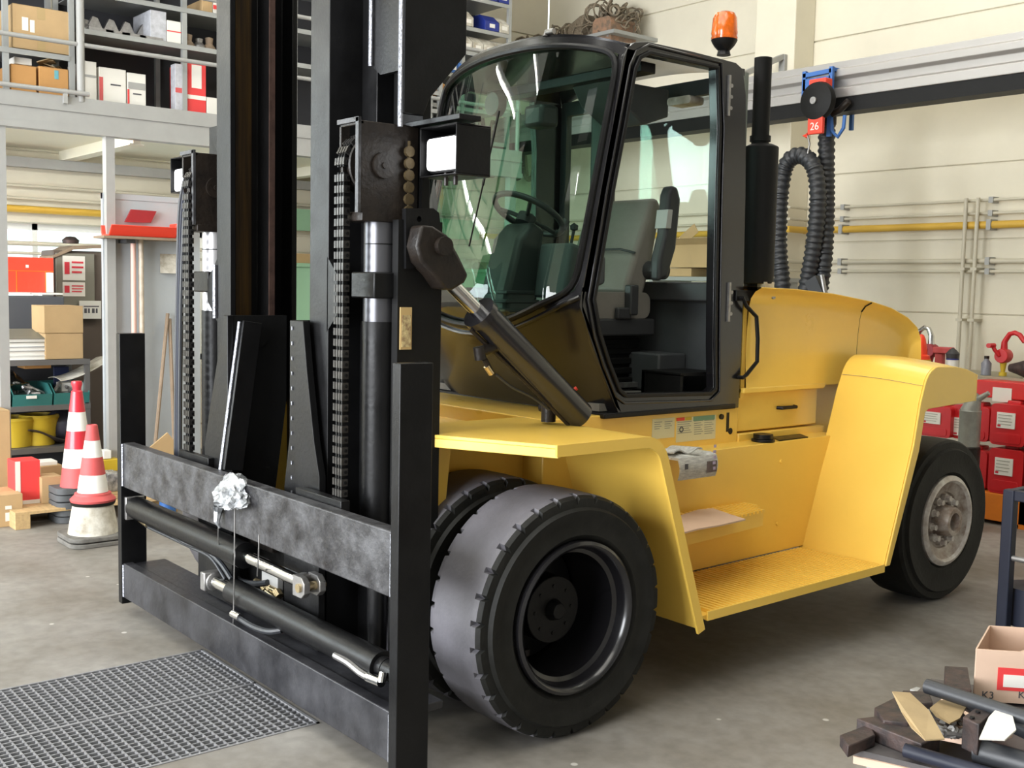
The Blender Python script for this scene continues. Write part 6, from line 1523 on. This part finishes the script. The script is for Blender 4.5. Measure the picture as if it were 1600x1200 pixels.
# plates and table
x_a, y_a = -1.98, 2.72
tbl = thing('scrap_table', 'low steel table at the bottom right corner with scrap parts on it', 'table', (-1.3, 3.1, 0))
p1 = P(1335, 1170, 'z', TZ); p2 = P(1600, 1235, 'z', TZ); p3 = P(1640, 1075, 'z', TZ); p4 = P(1455, 1060, 'z', TZ)
obj('table_top', MB().prism([[(p1.x, p1.y), (p2.x, p2.y), (p2.x+.6, p2.y+.4), (p3.x+.2, p3.y), (p4.x, p4.y)]], 'z', TZ-.03, TZ), mat('table_steel', (.12, .11, .11), .5, .3, var=.4), tbl, smooth=0)
obj('table_edge', MB().bar(p1+Vector((0, 0, -.03)), p2+Vector((0, 0, -.02)), .016, .022), CARDP, tbl, smooth=0)
obj('drawer_front', MB().bar(p1+Vector((.02, .02, -.12)), p2+Vector((0, .02, -.12)), .012, .12), mat('maroon_panel', (.14, .02, .03), .5), tbl, smooth=0)
for p in (p1, p2, p4, p3): obj('table_leg', MB().box(p.x+.03, p.x+.07, p.y+.02, p.y+.06, 0, TZ-.03) if p in (p1, p2) else MB().box(p.x-.03, p.x+.01, p.y-.08, p.y-.04, 0, TZ-.03), GREYP, tbl, smooth=0)
z = TZ+.001
def tp(px, py, zz): return P(px, py, 'z', zz)
def plate(name, label, pts, z0, th, mt, cat='scrap part', bevel=.004, **k):
    q = [tp(px, py, z0+th) for px, py in pts]
    return one(name, MB().prism([[(p.x, p.y) for p in q]], 'z', z0, z0+th), mt, label, cat, bevel=bevel, **k)
plate('steel_block', 'rusty steel block with pale worn edge at the left end of the scrap table', ((1312, 1148), (1360, 1130), (1368, 1148), (1325, 1166)), z, .035, SCRAP)
plate('steel_plate', 'dark flat steel plate lying left in the scrap heap', ((1338, 1122), (1390, 1116), (1470, 1150), (1440, 1162)), z, .05, SCRAP)
plate('steel_bracket', 'angular brown steel bracket behind the tan gasket sheet', ((1366, 1105), (1412, 1082), (1425, 1098), (1420, 1130), (1380, 1125)), z, .06, SCRAP)
plate('steel_bracket', 'brown cast bracket at the far side of the scrap heap', ((1410, 1078), (1452, 1080), (1458, 1098), (1420, 1100)), z, .07, SCRAP)
plate('steel_block', 'grey steel block with hole beside the pinkish cardboard box', ((1476, 1040), (1512, 1042), (1518, 1078), (1478, 1074)), z, .09, SCRAP)
def bar_on(label, p0, p1_, zc_, r, mt, name='steel_pipe'):
    a = tp(*p0, zc_); b = tp(*p1_, zc_); one(name, MB().cyl(a, b, r, n=14), mt, label, 'pipe')
bar_on('long black pipe lying across the scrap table towards the right edge, upper one', (1448, 1072), (1625, 1130), .60, .022, HOSE)
bar_on('second black pipe lying beside the upper pipe on the scrap table', (1500, 1092), (1625, 1150), .57, .026, HOSE)
bar_on('dark steel tube along the front of the scrap table', (1414, 1172), (1560, 1215), .47, .02, BLUEG)
bar_on('black pipe at the lower right corner of the scrap table', (1525, 1172), (1640, 1205), .50, .035, HOSE)
box1 = plate('drilled_block', 'dark steel block with drilled holes in the middle of the scrap heap', ((1504, 1120), (1530, 1102), (1556, 1108), (1530, 1132)), .50, .09, SCRAP)
bxc = [tp(px, py, .592) for px, py in ((1519, 1122), (1528, 1113), (1538, 1107))]
mb = MB()
for p in bxc: mb.cyl(p, p+Vector((0, 0, .004)), .007, n=10)
o = obj('drill_hole', mb, BLKS, None); o.parent = box1; o.matrix_parent_inverse = Matrix.Translation(-box1.location)
# shallow open carton that holds the small parts
q = [tp(px, py, .47) for px, py in ((1440, 1158), (1510, 1172), (1580, 1160), (1560, 1120), (1470, 1110))]
one('cardboard_tray', MB().prism([[(p.x, p.y) for p in q]], 'z', TZ+.06, TZ+.068).bar(q[0]+Vector((0, 0, .04)), q[1]+Vector((0, 0, .04)), .006, .05).bar(q[1]+Vector((0, 0, .04)), q[2]+Vector((0, 0, .04)), .006, .05), CARDP, 'curled open cardboard tray holding tan gaskets in the scrap heap', 'cardboard')
def leaf(label, pts, z0, z1, mt, name='gasket_sheet'):
    q = [tp(px, py, z0+(z1-z0)*i/(len(pts)-1)) for i, (px, py) in enumerate(pts)]
    n_ = Vector((.0, -.25, 1)).normalized()*.004
    mb = MB().add([p for p in q]+[p+n_ for p in q], [tuple(range(len(q))), tuple(range(len(q), 2*len(q)))[::-1]]+[(i, (i+1) % len(q), (i+1) % len(q)+len(q), i+len(q)) for i in range(len(q))])
    return one(name, mb, mt, label, 'gasket', smooth=0)
leaf('large oblong tan gasket sheet lying over the scrap heap', ((1394, 1082), (1422, 1084), (1452, 1112), (1476, 1156), (1446, 1158), (1424, 1138), (1408, 1112)), .60, .58, LEATH)
leaf('round tan gasket sheet behind the drilled block', ((1453, 1108), (1468, 1096), (1492, 1094), (1510, 1106), (1500, 1124), (1484, 1132), (1462, 1120)), .56, .57, LEATH)
leaf('cream torn card standing at the right of the drilled block', ((1530, 1156), (1545, 1122), (1566, 1100), (1578, 1104), (1588, 1142), (1570, 1158)), .60, .60, CARDW, 'torn_card')
mb = MB(); rnd = random.Random(9)
for k in range(26):
    p = tp(rnd.uniform(1466, 1500), rnd.uniform(1120, 1150), .53); dd = Vector((rnd.uniform(-.03, .03), rnd.uniform(-.03, .03), rnd.uniform(-.02, .02))); mb.cyl(p-dd, p+dd, rnd.choice((.006, .01, .014)), n=7)
one('small_screws', mb, STEEL, 'loose screws and small parts in the cardboard tray', 'screws', kind='stuff', smooth=0)
# pinkish box with the K3 marking
A = P(1521, 1094, 'z', .452)
zt5 = P(1512, 1010, 'y', A.y).z; zb5 = .452
kx = thing('marked_cardboard_box', 'open pinkish cardboard box marked K3 with red and white tape, bottom right', 'box', (A.x+.1, A.y+.25, zb5))
ud = Vector((math.cos(math.radians(42)), math.sin(math.radians(42)), 0)); vd = Vector((math.cos(math.radians(110)), math.sin(math.radians(110)), 0))
nd = Vector((ud.y, -ud.x, 0))            # outward normal of the front wall
W_, D_ = .40, .30
A0 = Vector((A.x, A.y, 0))
def wall4(p, q, nm, z0=zb5, z1=None):
    z1 = zt5 if z1 is None else z1
    m_ = (p+q)/2; obj(nm, MB().bar(Vector((p.x, p.y, (z0+z1)/2)), Vector((q.x, q.y, (z0+z1)/2)), .005, z1-z0), CARDP, kx, smooth=0)
wall4(A0, A0+ud*W_, 'front_wall'); wall4(A0+vd*.004, A0+vd*D_, 'side_wall'); wall4(A0+ud*W_+vd*.004, A0+ud*W_+vd*D_, 'side_wall'); wall4(A0+vd*D_, A0+vd*D_+ud*W_, 'back_wall')
pts = [A0, A0+ud*W_, A0+ud*W_+vd*D_, A0+vd*D_]
obj('box_bottom', MB().prism([[(p.x, p.y) for p in pts]], 'z', zb5, zb5+.004), CARDP, kx, smooth=0)
f0 = A0+ud*.08+vd*.03; obj('inner_flap', MB().prism([[(p.x, p.y) for p in (f0, f0+ud*.30, f0+ud*.28+vd*.17, f0+ud*.10+vd*.20)]], 'z', zt5-.035, zt5-.031), CARDP, kx, smooth=0)
def onfront(px, py):
    """point of the photo on the front wall plane"""
    d = fw + rt*((px-800)/FPX) - up*((py-600)/FPX); o = Vector((0, 0, CAM_H)); t = ((A0-o).dot(nd))/d.dot(nd); return o+d*t+nd*.0035
a, b = onfront(1559, 1042), onfront(1625, 1082); um = (Vector((a.x, a.y, 0))-A0).dot(ud); un = (Vector((b.x, b.y, 0))-A0).dot(ud)
def patch(nm, u0, u1, z0, z1, off, mt):
    p = A0+ud*u0+nd*off; q = A0+ud*u1+nd*off; obj(nm, MB().bar(Vector((p.x, p.y, (z0+z1)/2)), Vector((q.x, q.y, (z0+z1)/2)), .0012, z1-z0), mt, kx, smooth=0)
patch('tape_patch', um, um+.17, b.z, a.z, .004, REDC); patch('tape_label', um+.018, um+.17, b.z+.012, a.z-.022, .0055, PAPER)
for px in (1543, 1600):
    k3 = onfront(px, 1086); text('box_marking', 'K3', .034, k3, ud, (0, 0, 1), PRINT, kx)

# ---- fluorescent fittings under the roof; unseen ones added to brighten below the mezzanine
def fitting(x, y, z, along, L, label, group=None):
    root = thing('fluorescent_fitting', label, 'lamp', (x, y, z), group)
    if along == 'x':
        obj('housing', MB().box(x-L/2, x+L/2, y-.07, y+.07, z, z+.06), WHT, root, smooth=0); obj('tube', MB().cyl((x-L/2+.03, y, z-.025), (x+L/2-.03, y, z-.025), .022, n=10), TUBE, root)
    else:
        obj('housing', MB().box(x-.07, x+.07, y-L/2, y+L/2, z, z+.06), WHT, root, smooth=0); obj('tube', MB().cyl((x, y-L/2+.03, z-.025), (x, y+L/2-.03, z-.025), .022, n=10), TUBE, root)
    return root
for k, y in enumerate((1.82, 2.9, 4.0)):  # added fill tubes, kept out of sight behind the fascia
    fitting(-9.15, y, 2.944, 'y', .85, 'added unseen fill tube under the mezzanine deck, '+['leftmost', 'middle one', 'rightmost'][k])
for r_, y in enumerate((-4.2, -.2, 3.2, 6.4)):
    for c_, x in enumerate((-10.2, -8.65, -5.5, -2.0)):
        if r_ > 1 and c_ == 0: x = -7.2
        fitting(x, y, 5.88, 'y', 1.4, 'fluorescent light under the hall roof, %s from the door, %s from the left wall' % (['first row', 'second row', 'third row', 'fourth row'][r_], ['nearest', 'second', 'third', 'farthest'][c_]), 'hall roof lights')
for y in (-1.35, .20):
    root = thing('fluorescent_fitting', 'fluorescent light fixed to the left wall, %s one of two' % ('nearer the door' if y < -1 else 'nearer the mezzanine'), 'lamp', (WL+.05, y, 4.55))
    obj('housing', MB().box(WL+.001, WL+.06, y-.75, y+.75, 4.52, 4.64), WHT, root, smooth=0); obj('tube', MB().cyl((WL+.10, y-.7, 4.58), (WL+.10, y+.7, 4.58), .03, n=10), TUBE, root)
